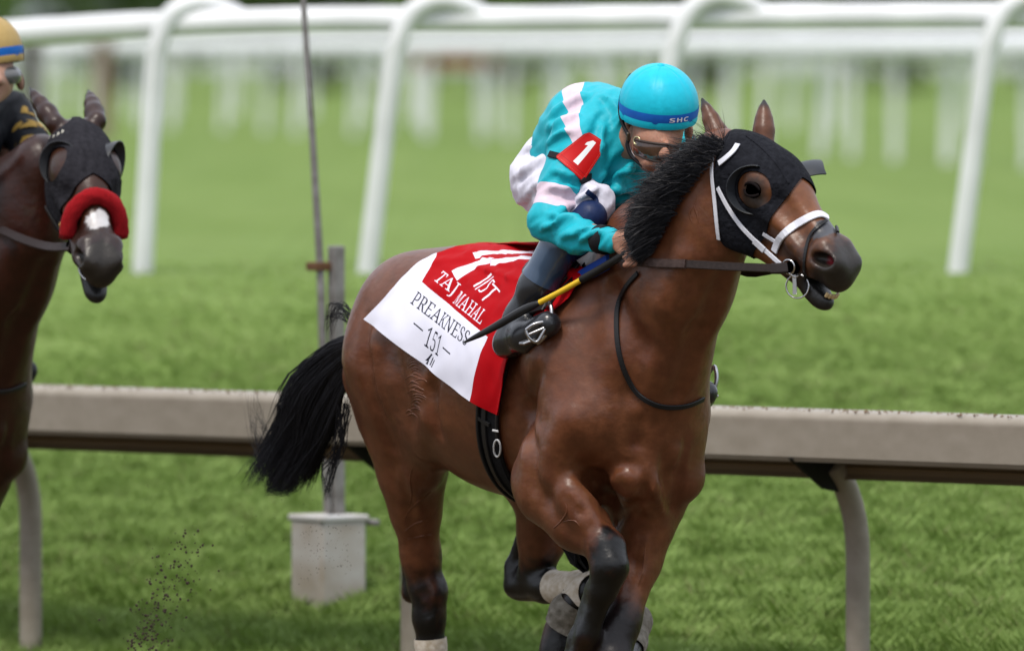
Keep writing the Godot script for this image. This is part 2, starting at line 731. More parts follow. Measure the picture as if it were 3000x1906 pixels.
func build_setting() -> void:
	var fn := FastNoiseLite.new()
	fn.seed = 2
	fn.frequency = 0.9
	fn.fractal_octaves = 3
	# one sheet of ground: dirt track, bank and turf
	var xs := PackedFloat32Array()
	var x := -60.0
	while x < 60.0:
		xs.append(x)
		x += 0.25 if absf(x) < 6.0 else (1.0 if absf(x) < 14.0 else 6.0)
	xs.append(60.0)
	var zs := PackedFloat32Array()
	var z := 40.0
	while z > -260.0:
		zs.append(z)
		z -= 0.25 if z < 3.0 and z > -15.0 else (1.5 if z > -40.0 else 12.0)
	zs.append(-260.0)
	var turf := Shape.new()
	var grass_lo := Color(0.145, 0.218, 0.056)
	var grass_hi := Color(0.205, 0.285, 0.092)
	var soil := Color(0.13, 0.095, 0.055)
	for zi in zs.size():
		for xi in xs.size():
			var px := xs[xi]
			var pz := zs[zi]
			var h := ground_height(px, pz)
			var n1 := fn.get_noise_2d(px, pz)
			var n2 := fn.get_noise_2d(px * 4.0 + 30.0, pz * 4.0)
			if h > 0.0 and pz > -13.0: h += 0.02 * n2
			turf.v.append(Vector3(px, h, pz))
			var c := grass_lo.lerp(grass_hi, clampf(0.5 + 0.5 * n1 + 0.4 * n2, 0.0, 1.0))
			# bare, trodden ground by the rail
			var zr := rail_z(px)
			var bare := 1.0 - smoothstep(0.05, 0.75, zr - pz - 0.15 + 0.5 * n2)
			c = c.lerp(soil, bare)
			turf.c.append(c)
	var w := xs.size()
	for zi in zs.size() - 1:
		for xi in w - 1:
			var k := zi * w + xi
			turf.i.append_array([k, k + w, k + 1, k + 1, k + w, k + w + 1])
	turf.smooth()
	if turf.n[0].y < 0.0:
		for k in range(0, turf.i.size(), 3):
			var t := turf.i[k + 1]
			turf.i[k + 1] = turf.i[k + 2]
			turf.i[k + 2] = t
		turf.smooth()
	var gm := mat(Color.WHITE, 0.95, 0.0, 0.2)
	gm.vertex_color_use_as_albedo = true
	grain(gm, noise_tex(71, 0.02, Color(0.70, 0.72, 0.62), Color(1, 1, 1), false, 512), 0.9, noise_tex(72, 0.05, Color.BLACK, Color.WHITE, true, 512, 4, 6.0), 0.8)
	var gp := part("ground", turf, gm, self)
	gp.set_meta("kind", "structure")
	build_grass()
	build_track_rail()
	build_turf_rails()
	build_pole()
	build_hedge()

func build_grass() -> void:
	var rng := RandomNumberGenerator.new()
	rng.seed = 12
	var fn := FastNoiseLite.new()
	fn.seed = 4
	fn.frequency = 0.8
	fn.fractal_octaves = 3
	# a tuft of blades
	var tuft := Shape.new()
	for k in 9:
		var a := rng.randf() * TAU
		var r := rng.randf() * 0.03
		var p := Vector3(cos(a) * r, 0, sin(a) * r)
		var lean := Vector3(rng.randf_range(-0.03, 0.03), 0, rng.randf_range(-0.03, 0.03))
		var h := rng.randf_range(0.035, 0.070)
		var s := Vector3(cos(a * 3.0), 0, sin(a * 3.0)) * 0.0035
		var m := p + lean * 0.4 + UP * h * 0.6
		var e := p + lean * 1.3 + UP * h
		tuft.quad(p - s, m - s * 0.8, m + s * 0.8, p + s)
		tuft.tri(m - s * 0.8, e, m + s * 0.8)
	for k in tuft.n.size():
		tuft.c.append(Color.WHITE)
	var spots := []
	for k in 230000:
		var zz := -1.5 - pow(rng.randf(), 1.3) * 13.0
		var s := (30.0 - zz) / 30.0
		var xx := rng.randf_range(-1.75, 1.75) * s
		if k % 3 == 0: xx = rng.randfn(0.0, 3.6)
		var zr := rail_z(xx)
		var inside := zr - zz
		if inside < 0.1: continue
		if rng.randf() > smoothstep(-12.5, -6.0, zz) + 0.05: continue
		var n2 := fn.get_noise_2d(xx * 4.0, zz * 4.0)
		if inside < 0.9 and rng.randf() > smoothstep(-0.1, 1.0, inside + 0.5 * n2): continue
		spots.append(Vector3(xx, ground_height(xx, zz) - 0.004, zz))
	var mm := MultiMesh.new()
	mm.transform_format = MultiMesh.TRANSFORM_3D
	mm.use_colors = true
	mm.mesh = tuft.mesh()
	mm.instance_count = spots.size()
	for k in spots.size():
		var p: Vector3 = spots[k]
		var n1 := fn.get_noise_2d(p.x * 1.4, p.z * 1.4)
		var n2 := fn.get_noise_2d(p.x * 5.0, p.z * 5.0 + 9.0)
		var sc := rng.randf_range(0.6, 1.25) * (1.0 + 0.5 * n2) * lerpf(0.35, 1.0, smoothstep(-11.5, -5.0, p.z))
		mm.set_instance_transform(k, Transform3D(Basis(UP, rng.randf() * TAU).scaled(Vector3(sc, sc, sc)), p))
		var c := Color(0.150, 0.235, 0.052).lerp(Color(0.235, 0.325, 0.098), clampf(0.55 + 0.6 * n1 + 0.2 * n2 + rng.randf_range(-0.03, 0.03), 0.0, 1.0))
		if rng.randf() < 0.03: c = Color(0.18, 0.18, 0.08)
		mm.set_instance_color(k, c)
	var o := MultiMeshInstance3D.new()
	o.name = "grass"
	o.multimesh = mm
	var m := mat(Color.WHITE, 0.7, 0.0, 0.3)
	m.vertex_color_use_as_albedo = true
	m.cull_mode = BaseMaterial3D.CULL_DISABLED
	m.backlight_enabled = true
	m.backlight = Color(0.4, 0.45, 0.2)
	o.material_override = m
	tag(o, "short green grass on the bank behind the beige rail", "grass", "", "stuff")
	add_child(o, true)

func build_track_rail() -> void:
	var dir := (RAIL_B - RAIL_A).normalized()
	var face := Vector3(-dir.z, 0, dir.x)        # towards the track
	var a := RAIL_A - dir * 6.0
	var b := RAIL_B + dir * 6.0
	var beige := mat(lin(0.275, 0.247, 0.205), 0.5)
	grain(beige, noise_tex(81, 0.012, Color(0.88, 0.87, 0.85), Color(1, 1, 1), false, 512), 1.6)
	var dark := mat(lin(0.022, 0.021, 0.020), 0.8, 0.0, 0.2)
	var brown := mat(lin(0.19, 0.145, 0.095), 0.6)
	var rail := thing("track_rail", "beige safety rail on curved posts along the inside of the dirt track", "rail", Vector3(0, 0, -3.3))
	var top := 0.985
	# a rounded cover: nose, face and lower lip; the back plate hangs lower
	var prof := []
	for k in 9:
		var t := PI * 0.5 * k / 8.0
		prof.append(Vector2(-0.02 + 0.040 * sin(t), top - 0.030 + 0.030 * cos(t)))
	prof.append_array([Vector2(0.021, top - 0.145), Vector2(0.012, top - 0.160), Vector2(-0.01, top - 0.160), Vector2(-0.01, top - 0.12), Vector2(-0.20, top - 0.10), Vector2(-0.30, top - 0.04), Vector2(-0.26, top - 0.008), Vector2(-0.16, top)])
	var path := PackedVector3Array()
	for k in 25: path.append(a.lerp(b, k / 24.0))
	part("cover", sweep(path, prof, face), beige, rail)
	part("back_plate", sweep(path, [Vector2(-0.21, top - 0.10), Vector2(-0.205, top - 0.10), Vector2(-0.205, top - 0.178), Vector2(-0.197, top - 0.183), Vector2(-0.205, top - 0.188), Vector2(-0.205, top - 0.205), Vector2(-0.195, top - 0.222), Vector2(-0.215, top - 0.222)], face), brown, rail)
	# crumbs of dirt lying on the cover
	var rng := RandomNumberGenerator.new()
	rng.seed = 5
	var crumbs := Shape.new()
	for k in 700:
		var p := RAIL_A.lerp(RAIL_B, rng.randf_range(-0.1, 1.12)) + face * rng.randf_range(-0.12, 0.012)
		p.y = top + rng.randf_range(-0.002, 0.002)
		var r := rng.randf_range(0.002, 0.006)
		crumbs.add(box_shape(Vector3(r, r, r) * 1.6, r * 0.7, Transform3D(Basis(Vector3(rng.randf(), rng.randf(), rng.randf() + 0.1).normalized(), rng.randf() * 6.0), p)))
	var cm := part("dirt_crumbs", crumbs, mat(lin(0.16, 0.11, 0.07), 0.95), rail)
	cm.set_meta("kind", "stuff")
	# posts: upright pipes that bend over towards the rail, with a dark gusset plate
	var spots := []
	for px in [91.0, 1206.0, 2514.0]:
		var best := Vector3.ZERO
		var off := 1e9
		for k in 400:
			var c := RAIL_A.lerp(RAIL_B, lerpf(-0.2, 1.2, k / 399.0)) - face * 0.30
			var e := absf(c.x - at(px, 1700, c.z).x)
			if e < off:
				off = e
				best = c
		spots.append(best)
	var span: Vector3 = spots[2] - spots[1]
	spots.append(spots[2] + Vector3(span.x, 0, span.z))
	for p in spots:
		var foot := Vector3(p.x, ground_height(p.x, p.z) - 0.3, p.z)
		var up := Vector3(p.x, 0.52, p.z)
		var line := [foot, up]
		for k in range(1, 7):
			var t := PI * 0.28 * k / 6.0
			line.append(Vector3(p.x, 0.52, p.z) + face * (0.22 * (1.0 - cos(t))) * 1.5 + UP * 0.29 * sin(t) / sin(PI * 0.28))
		part("post", tube(PackedVector3Array(line), 0.0385, 20), beige, rail)
		var e: Vector3 = line[line.size() - 1]
		var g := Shape.new()
		var th := dir * 0.006
		var q := [e + UP * 0.03 - face * 0.03, e + UP * 0.035 + face * 0.38, e - UP * 0.085 + face * 0.06, e - UP * 0.110 + face * 0.0]
		q = [e - face * 0.03, e + face * 0.21, e + face * 0.05, e - face * 0.02]
		q[0].y = top - 0.105
		q[1].y = top - 0.150
		q[2].y = top - 0.250
		q[3].y = top - 0.262
		for s in [1.0, -1.0]:
			var c := []
			for v in q: c.append(v + th * s)
			_face(g, c, th * s)
		for k in 4:
			_face(g, [q[k] + th, q[(k + 1) % 4] + th, q[(k + 1) % 4] - th, q[k] - th], q[k] + q[(k + 1) % 4] - q[(k + 2) % 4] - q[(k + 3) % 4])
		part("gusset", g, dark, rail)

func gooseneck_rail(called: String, label: String, top_pts: Array, posts: Array, h: float, rad: float, m: Material, lean: float, brace: Material) -> void:
	var rail := thing(called, label, "rail", Vector3(top_pts[0].x, ground_height(top_pts[0].x, top_pts[0].z), top_pts[0].z))
	var path := curve(top_pts, 48)
	# the rail: a wide tube with a flattened back
	part("rail_tube", tube(path, rad, 14), m, rail)
	for p in posts:
		var foot: Vector3 = p[0]
		var head: Vector3 = p[1]
		var w := head - foot
		var line := [foot - UP * 0.2, foot, foot.lerp(head, 0.5), foot.lerp(head, 0.82)]
		var bend: Vector3 = p[2]
		# over the top and down to the underside of the rail
		var k0 := foot.lerp(head, 0.82)
		for q in curve([k0, k0 + w * 0.13 + bend * 0.12, k0 + w * 0.185 + bend * 0.36, k0 + w * 0.175 + bend * 0.66, k0 + w * 0.12 + bend], 10).slice(1):
			line.append(q)
		part("post", tube(PackedVector3Array(line), p[3], 14), m, rail)
		if brace:
			part("bracket", box_shape(Vector3(0.09, 0.06, 0.07), 0.01, Transform3D(Basis(), foot.lerp(head, 0.94) + bend)), brace, rail)

func build_turf_rails() -> void:
	var white := grain(mat(lin(0.72, 0.73, 0.74), 0.4), noise_tex(85, 0.01, Color(0.88, 0.88, 0.88), Color(1, 1, 1)), 0.8)
	var tan := mat(lin(0.20, 0.15, 0.08), 0.7)
	var z := -12.5
	var tops := [at(-900, 128, -13.8), at(-300, 116, -13.2), at(0, 100, -12.9), at(420, 74, -12.6), at(900, 60, z), at(1500, 58, z), at(2100, 52, z), at(2700, 48, z), at(3300, 46, z), at(4000, 46, z)]
	var posts := []
	for q in [[415, 818, 462, 14, -12.6], [1076, 793, 1172, 6, z], [1880, 812, 1992, -4, z], [2800, 852, 2912, -2, z], [-330, 850, -290, 70, -13.1], [3640, 870, 3750, 0, z]]:
		var foot := at(q[0], q[1], q[4])
		var head := at(q[2], q[3], q[4] + 0.09)
		posts.append([foot, head, Vector3(0.37, 0.0, -0.09), 0.043])
	gooseneck_rail("turf_rail", "white tubular rail on leaning gooseneck posts beyond the grass bank", tops, posts, 1.1, 0.056, white, 0.1, tan)
	# the far side of the turf course
	var far := []
	var fposts := []
	for k in 9:
		var t := k / 8.0
		far.append(at(lerpf(3500, -600, t), lerpf(140, 136, t), lerpf(-40.0, -92.0, t)))
	for k in 34:
		var t := k / 33.0
		var zz := lerpf(-40.0, -92.0, t)
		var px := lerpf(3500, -600, t) + 24.0 * sin(k * 2.3)
		var gy := ground_height(0, zz)
		var s := FOCAL / (30.0 - zz)
		var foot := at(px, 157 + (2.1 - gy) * s, zz)
		var head := at(px + 10, lerpf(140, 136, t), zz)
		fposts.append([foot, head, Vector3(0.1, 0, -0.05), 0.032 if k % 3 else 0.042])
	gooseneck_rail("far_rail", "distant white rail with close posts far across the turf", far, fposts, 1.1, 0.085, white, 0.1, null)
	var far2 := []
	var fposts2 := []
	for k in 5:
		var t := k / 4.0
		far2.append(at(lerpf(3700, -700, t), lerpf(116, 128, t), lerpf(-62.0, -110.0, t)))
	for k in 26:
		var t := k / 25.0
		var zz := lerpf(-62.0, -110.0, t)
		var px := lerpf(3700, -700, t) + 30.0 * sin(k * 1.7)
		var gy := ground_height(0, zz)
		var s := FOCAL / (30.0 - zz)
		fposts2.append([at(px, 157 + (2.1 - gy) * s, zz), at(px + 6, lerpf(116, 128, t), zz), Vector3(0.1, 0, -0.05), 0.04])
	gooseneck_rail("far_rail", "second distant white rail behind the far turf rail", far2, fposts2, 1.1, 0.10, white, 0.1, null)
	# a maroon board fixed on the far rail
	var bd := thing("sign_board", "dull red board hung on the distant white rail", "board", at(1330, 350, -76))
	part("panel", box_shape(Vector3(0.85, 0.26, 0.03), 0.006, Transform3D(Basis(), at(1335, 160, -76))), mat(lin(0.20, 0.03, 0.035), 0.6), bd)
	part("leg", tube(PackedVector3Array([at(1230, 380, -76.05), at(1230, 150, -76.05)]), 0.03, 8), white, bd)
	part("leg", tube(PackedVector3Array([at(1440, 380, -76.05), at(1440, 150, -76.05)]), 0.03, 8), white, bd)

func build_pole() -> void:
	var z := -4.65
	var base := at(962, 1775, z)
	base.y = ground_height(base.x, z)
	var pole := thing("marker_pole", "grey steel marker pole with a thin rod rising from a white block", "pole", base)
	var grey := grain(mat(lin(0.26, 0.255, 0.25), 0.55, 0.2), noise_tex(91, 0.02, Color(0.7, 0.68, 0.66), Color(1, 1, 1)), 3.0)
	var light := grain(mat(lin(0.52, 0.54, 0.57), 0.6), noise_tex(92, 0.008, Color(0.72, 0.66, 0.58), Color(1, 1, 1), false, 256), 1.5)
	var rust := mat(lin(0.10, 0.05, 0.025), 0.9)
	# the block: two faces meeting at a corner, with a lid
	var bh := at(0, 1508, z).y - base.y
	var turn := Basis(UP, 0.62)
	part("block", box_shape(Vector3(0.19, bh + 0.1, 0.19), 0.012, Transform3D(turn, base + UP * (bh * 0.5 - 0.05))), light, pole)
	part("block_lid", box_shape(Vector3(0.202, 0.022, 0.202), 0.006, Transform3D(turn, base + UP * (bh - 0.008))), light, pole)
	part("block_handle", box_shape(Vector3(0.03, 0.022, 0.05), 0.005, Transform3D(turn, at(1092, 1530, z))), grey, pole)
	part("post", box_shape(Vector3(0.045, at(0, 728, z).y - base.y - bh + 0.02, 0.045), 0.004, Transform3D(turn, Vector3(at(985, 1400, z).x, 0, z) + UP * (at(0, 728, z).y * 0.5 + (base.y + bh) * 0.5))), grey, pole)
	part("clamp", box_shape(Vector3(0.075, 0.03, 0.07), 0.004, Transform3D(turn, at(938, 780, z))), rust, pole)
	part("rod", tube(PackedVector3Array([at(960, 1500, z + 0.02), at(938, 790, z + 0.02), at(915, 400, z + 0.02), at(884, -60, z + 0.02), at(860, -400, z + 0.02)]), [0.016, 0.014, 0.012, 0.010, 0.008], 10), grey, pole)

func build_hedge() -> void:
	# a far line of shrubs that closes the view: each a mound of leaves on a stem
	var rng := RandomNumberGenerator.new()
	rng.seed = 19
	var m := mat(Color.WHITE, 0.8, 0.0, 0.2)
	m.vertex_color_use_as_albedo = true
	m.cull_mode = BaseMaterial3D.CULL_DISABLED
	var bark := mat(lin(0.08, 0.06, 0.04), 0.9)
	var crowns := []
	for kind in 3:
		var c := Shape.new()
		for j in 2600:
			var d := Vector3(rng.randf_range(-1, 1), rng.randf_range(-1, 1), rng.randf_range(-1, 1))
			d = d.normalized() * pow(rng.randf(), 0.4) * (1.0 + 0.15 * sin(d.x * 9.0 + kind) * sin(d.y * 7.0))
			var p := Vector3(d.x * 2.9, 2.9 + d.y * 2.9, d.z * 1.7)
			var b := basis_along(Vector3(rng.randf_range(-1, 1), rng.randf_range(0, 1), rng.randf_range(-1, 1)))
			var r := rng.randf_range(0.12, 0.24)
			c.quad(p - b.x * r, p + b.z * r * 0.7, p + b.x * r, p - b.z * r * 0.7)
			var tint := Color(0.055, 0.10, 0.025).lerp(Color(0.12, 0.185, 0.055), rng.randf())
			for q in 6: c.c.append(tint)
		crowns.append(c.mesh())
	for k in 11:
		var px := lerpf(-1300, 4300, k / 10.0)
		var z := -150.0 - 6.0 * sin(k * 2.1)
		var foot := at(px, 300, z)
		foot.y = ground_height(foot.x, z)
		var o := thing("shrub", "broad green shrub in the blurred hedge line beyond the far rails", "shrub", foot, "shrubs in the far hedge line")
		part("trunk", tube(PackedVector3Array([foot - UP * 0.2, foot + UP * 1.0, foot + UP * 3.2]), [0.16, 0.12, 0.05], 8), bark, o)
		var c := MeshInstance3D.new()
		c.name = "crown"
		c.mesh = crowns[k % 3]
		c.material_override = m
		c.rotation.y = k * 2.4
		o.add_child(c, true)
	# two weathered timber posts by the far rail
	for q in [[92, 400, 96, -62.0, Color(0.045, 0.036, 0.034)], [300, 420, 120, -66.0, Color(0.20, 0.15, 0.12)]]:
		var foot := at(q[0], q[1], q[3])
		foot.y = ground_height(foot.x, q[3])
		var o := thing("timber_post", ["dark brown timber post standing by the far white rail", "pale brown timber post standing by the far white rail"][0 if q[0] < 200 else 1], "post", foot)
		var tall := at(q[0], q[2], q[3]).y - foot.y
		part("shaft", box_shape(Vector3(0.16, tall, 0.16), 0.02, Transform3D(Basis(), foot + UP * tall * 0.5)), mat((q[4] as Color).linear_to_srgb(), 0.9), o)
		part("cap", box_shape(Vector3(0.20, 0.03, 0.20), 0.008, Transform3D(Basis(), foot + UP * (tall + 0.015))), mat((q[4] as Color).linear_to_srgb(), 0.9), o)

# ---------------------------------------------------------------- the horses
func horse_body() -> Flesh:
	var s := Flesh.new()
	var A := HORSE_AXES
	# barrel, loin and croup
	s.ell(hl(-0.32, 0, 1.13), A, Vector3(0.58, 0.285, 0.36), 0.06)
	s.ell(hl(-0.58, 0, 1.16), A, Vector3(0.40, 0.27, 0.34), 0.08)
	s.ell(hl(-0.80, 0, 1.29), A, Vector3(0.36, 0.25, 0.235), 0.10)
	s.ell(hl(-0.92, 0.12, 1.20), A, Vector3(0.24, 0.16, 0.29), 0.08)
	s.ell(hl(-0.92, -0.12, 1.20), A, Vector3(0.24, 0.16, 0.29), 0.08)
	# right hind leg, on the ground
	s.chain([[at(1135, 950, -0.95), 0.095], [at(1126, 1100, -0.92), 0.108], [at(1165, 1230, -0.86), 0.10], [at(1195, 1330, -0.84), 0.08]], 0.07)
	s.chain([[at(1200, 1060, -0.74), 0.19], [at(1205, 1280, -0.78), 0.112], [at(1209, 1400, -0.82), 0.088], [at(1218, 1500, -0.86), 0.066], [at(1232, 1623, -0.90), 0.050], [at(1243, 1700, -0.92), 0.053]], 0.06)
	s.chain([[at(1262, 1120, -0.58), 0.13], [at(1278, 1240, -0.56), 0.082], [at(1245, 1380, -0.70), 0.055]], 0.06)
	s.chain([[at(1185, 1520, -0.95), 0.022], [at(1203, 1640, -0.98), 0.024], [at(1207, 1735, -0.985), 0.034]], 0.03)
	s.chain([[at(1258, 1735, -0.91), 0.058], [at(1257, 1810, -0.92), 0.046], [at(1262, 1890, -0.93), 0.038], [at(1276, 2000, -0.94), 0.037], [at(1282, 2075, -0.95), 0.048], [at(1300, 2118, -0.90), 0.040], [at(1310, 2140, -0.87), 0.044]], 0.03)
	# left hind leg, swung forward under the belly
	s.chain([[hl(-0.92, -0.14, 1.1), 0.17], [at(1600, 1400, -0.52), 0.115], [at(1592, 1560, -0.60), 0.070], [at(1572, 1660, -0.66), 0.056]], 0.05)
	s.chain([[at(1535, 1560, -0.70), 0.022], [at(1506, 1660, -0.74), 0.025], [at(1507, 1715, -0.745), 0.032]], 0.025)
	s.chain([[at(1532, 1712, -0.72), 0.050], [at(1600, 1718, -0.62), 0.045], [at(1700, 1720, -0.45), 0.040], [at(1735, 1722, -0.38), 0.045]], 0.03)
	s.chain([[at(1720, 1735, -0.37), 0.043], [at(1660, 1790, -0.40), 0.041], [at(1640, 1850, -0.42), 0.042], [at(1636, 1900, -0.42), 0.050], [at(1634, 1930, -0.42), 0.056]], 0.03)
	# shoulders and chest
	s.chain([[hl(-0.04, 0.09, 1.40), 0.10], [hl(0.08, 0.17, 1.22), 0.125], [hl(0.20, 0.18, 1.05), 0.125]], 0.12)
	s.chain([[hl(0.16, 0.195, 1.04), 0.115], [hl(0.06, 0.205, 0.93), 0.11], [hl(-0.03, 0.205, 0.86), 0.105]], 0.06)
	s.chain([[hl(-0.02, -0.10, 1.40), 0.09], [hl(0.10, -0.14, 1.05), 0.10], [hl(-0.03, -0.14, 0.90), 0.10]], 0.07)
	s.ell(hl(0.13, 0, 1.08), A, Vector3(0.25, 0.19, 0.32), 0.08)
	s.chain([[hl(0.30, 0.085, 1.06), 0.075], [hl(0.275, 0.085, 0.89), 0.086]], 0.05)
	s.chain([[at(1890, 1440, 0.20), 0.08], [at(1895, 1535, 0.15), 0.060], [at(1850, 1540, 0.10), 0.05]], 0.05)
	s.chain([[hl(0.26, -0.07, 1.06), 0.07], [hl(0.24, -0.07, 0.87), 0.078], [hl(0.12, -0.08, 0.79), 0.07]], 0.03)
	s.chain([[hl(0.18, 0.02, 0.83), 0.06], [hl(-0.1, 0.0, 0.80), 0.08]], 0.05)
	# neck
	s.chain([[at(1800, 810, 0.0), 0.12], [at(1905, 700, 0.20), 0.100], [at(2015, 572, 0.42), 0.088], [at(2115, 460, 0.60), 0.085]], 0.12)
	s.chain([[at(1850, 980, 0.10), 0.20], [at(1975, 790, 0.33), 0.15], [at(2085, 610, 0.55), 0.118]], 0.12)
	s.chain([[at(1852, 1200, 0.18), 0.165], [at(1924, 1030, 0.32), 0.130], [at(2010, 860, 0.46), 0.100], [at(2086, 720, 0.56), 0.090]], 0.10)
	# right foreleg, lifted and bent
	s.chain([[at(1625, 1445, 0.13), 0.108], [at(1695, 1530, 0.22), 0.078], [at(1768, 1595, 0.31), 0.055]], 0.045)
	s.chain([[at(1655, 1380, 0.26), 0.055], [at(1690, 1470, 0.28), 0.052], [at(1745, 1560, 0.33), 0.030]], 0.03)
	s.chain([[at(1778, 1612, 0.32), 0.055], [at(1786, 1662, 0.34), 0.051], [at(1768, 1725, 0.33), 0.040]], 0.03)
	s.cone(at(1762, 1600, 0.34), at(1806, 1655, 0.37), 0.022, 0.024, 0.025)
	s.chain([[at(1768, 1725, 0.33), 0.034], [at(1722, 1860, 0.29), 0.031], [at(1680, 1970, 0.24), 0.034], [at(1665, 2010, 0.22), 0.045], [at(1640, 2070, 0.12), 0.038], [at(1628, 2095, 0.06), 0.048]], 0.03)
	s.chain([[at(1742, 1720, 0.29), 0.028], [at(1690, 1870, 0.24), 0.021], [at(1655, 1980, 0.19), 0.026]], 0.03)
	# left foreleg, reaching down with the shin folded behind
	s.chain([[at(1905, 1490, 0.10), 0.095], [at(1868, 1640, 0.13), 0.066], [at(1815, 1820, 0.20), 0.056], [at(1795, 1930, 0.25), 0.055]], 0.04)
	s.chain([[at(1795, 1945, 0.24), 0.050], [at(1830, 1950, 0.10), 0.036], [at(1853, 1880, -0.06), 0.034], [at(1856, 1820, -0.12), 0.045], [at(1850, 1790, -0.19), 0.036], [at(1848, 1780, -0.25), 0.045]], 0.03)
	# muscles that stand out under the skin
	for g in [[[1828, 1395, 1850, 1435], 0.060], [[1912, 1440, 1928, 1490], 0.035], [[1625, 1300, 1600, 1400], 0.045], [[1660, 1440, 1710, 1510], 0.030], [[1100, 1010, 1110, 1180], 0.045], [[1200, 1000, 1215, 1130], 0.060],
			[[1245, 1230, 1240, 1330], 0.035], [[1195, 1400, 1210, 1500], 0.026], [[1990, 1330, 1985, 1410], 0.030], [[1890, 1590, 1878, 1680], 0.026], [[2010, 760, 1950, 900], 0.045], [[1660, 1230, 1640, 1330], 0.045]]:
		var ends := []
		for k in [0, 2]:
			var d := ray(g[0][k], g[0][k + 1])
			var h = s.hit(EYE + d * 27.5, d, 5.0)
			if h != null: ends.append(h - s.slope(h) * g[1] * 0.80)
		if ends.size() == 2: s.cone(ends[0], ends[1], g[1], g[1] * 0.9, 0.035)
	# grooves between the muscles, laid along the surface
	for g in [[[1945, 1330, 1950, 1400, 1958, 1480], 0.010, 0.03], [[1690, 1375, 1735, 1420, 1775, 1475, 1805, 1530], 0.020, 0.03], [[1578, 1090, 1558, 1200, 1552, 1320, 1560, 1430], 0.014, 0.04],
			[[1741, 1412, 1780, 1378, 1815, 1358, 1864, 1366, 1890, 1422, 1868, 1475, 1810, 1525], 0.009, 0.022], [[1892, 1425, 1905, 1478, 1935, 1515], 0.009, 0.022], [[1868, 1240, 1866, 1300, 1864, 1360], 0.009, 0.03], [[2010, 1300, 1992, 1390, 1970, 1480], 0.010, 0.03], [[2125, 790, 2050, 980, 1985, 1150], 0.016, 0.06],
			[[1078, 930, 1068, 1060, 1095, 1190, 1150, 1310], 0.013, 0.035], [[1296, 1050, 1262, 1150, 1285, 1270], 0.013, 0.04], [[1178, 1400, 1198, 1490, 1215, 1580], 0.009, 0.03],
			[[1240, 1690, 1242, 1740, 1250, 1800], 0.007, 0.02],
			[[1880, 1560, 1862, 1650, 1840, 1740], 0.009, 0.03], [[1650, 1450, 1700, 1500, 1740, 1560], 0.007, 0.02], [[1800, 860, 1860, 1010, 1850, 1150], 0.010, 0.08]]:
		var line := []
		for k in range(0, g[0].size(), 2):
			var d := ray(g[0][k], g[0][k + 1])
			var h = s.hit(EYE + d * 27.5, d, 5.0)
			if h != null: line.append(h + s.slope(h) * g[1] * 0.55)
		for k in line.size() - 1:
			s.cone(line[k], line[k + 1], g[1] * (0.6 if k == 0 else 1.55), g[1] * (0.6 if k == line.size() - 2 else 1.55), g[2] * 0.9, true)
	return s

class Paint:
	var a := PackedVector3Array()
	var b := PackedVector3Array()
	var r := PackedVector2Array()
	var soft := PackedFloat32Array()
	var col := PackedColorArray()
	var rough := PackedFloat32Array()
	func dab(p: Vector3, q: Vector3, r0: float, r1: float, s: float, c: Color, ragged := 0.0) -> void:
		a.append(p); b.append(q); r.append(Vector2(r0, r1)); soft.append(s); col.append(c); rough.append(ragged)
	func coat(s: Shape, base: Color, fn: FastNoiseLite) -> void:
		s.c.resize(s.v.size())
		for k in s.v.size():
			var p := s.v[k]
			var w := fn.get_noise_3d(p.x * 1.0, p.y * 1.0, p.z * 1.0)
			var c := base * (1.0 + 0.22 * w)
			for j in a.size():
				var g := b[j] - a[j]
				var t := clampf((p - a[j]).dot(g) / maxf(g.length_squared(), 1e-9), 0.0, 1.0)
				var d := (p - a[j] - g * t).length() - lerpf(r[j].x, r[j].y, t)
				if d > soft[j] * 1.5: continue
				if rough[j] > 0.0: d += rough[j] * fn.get_noise_3d(p.x * 9.0, p.y * 9.0, p.z * 9.0)
				c = c.lerp(col[j], 1.0 - smoothstep(-soft[j], soft[j], d))
			c.a = 1.0
			s.c[k] = c

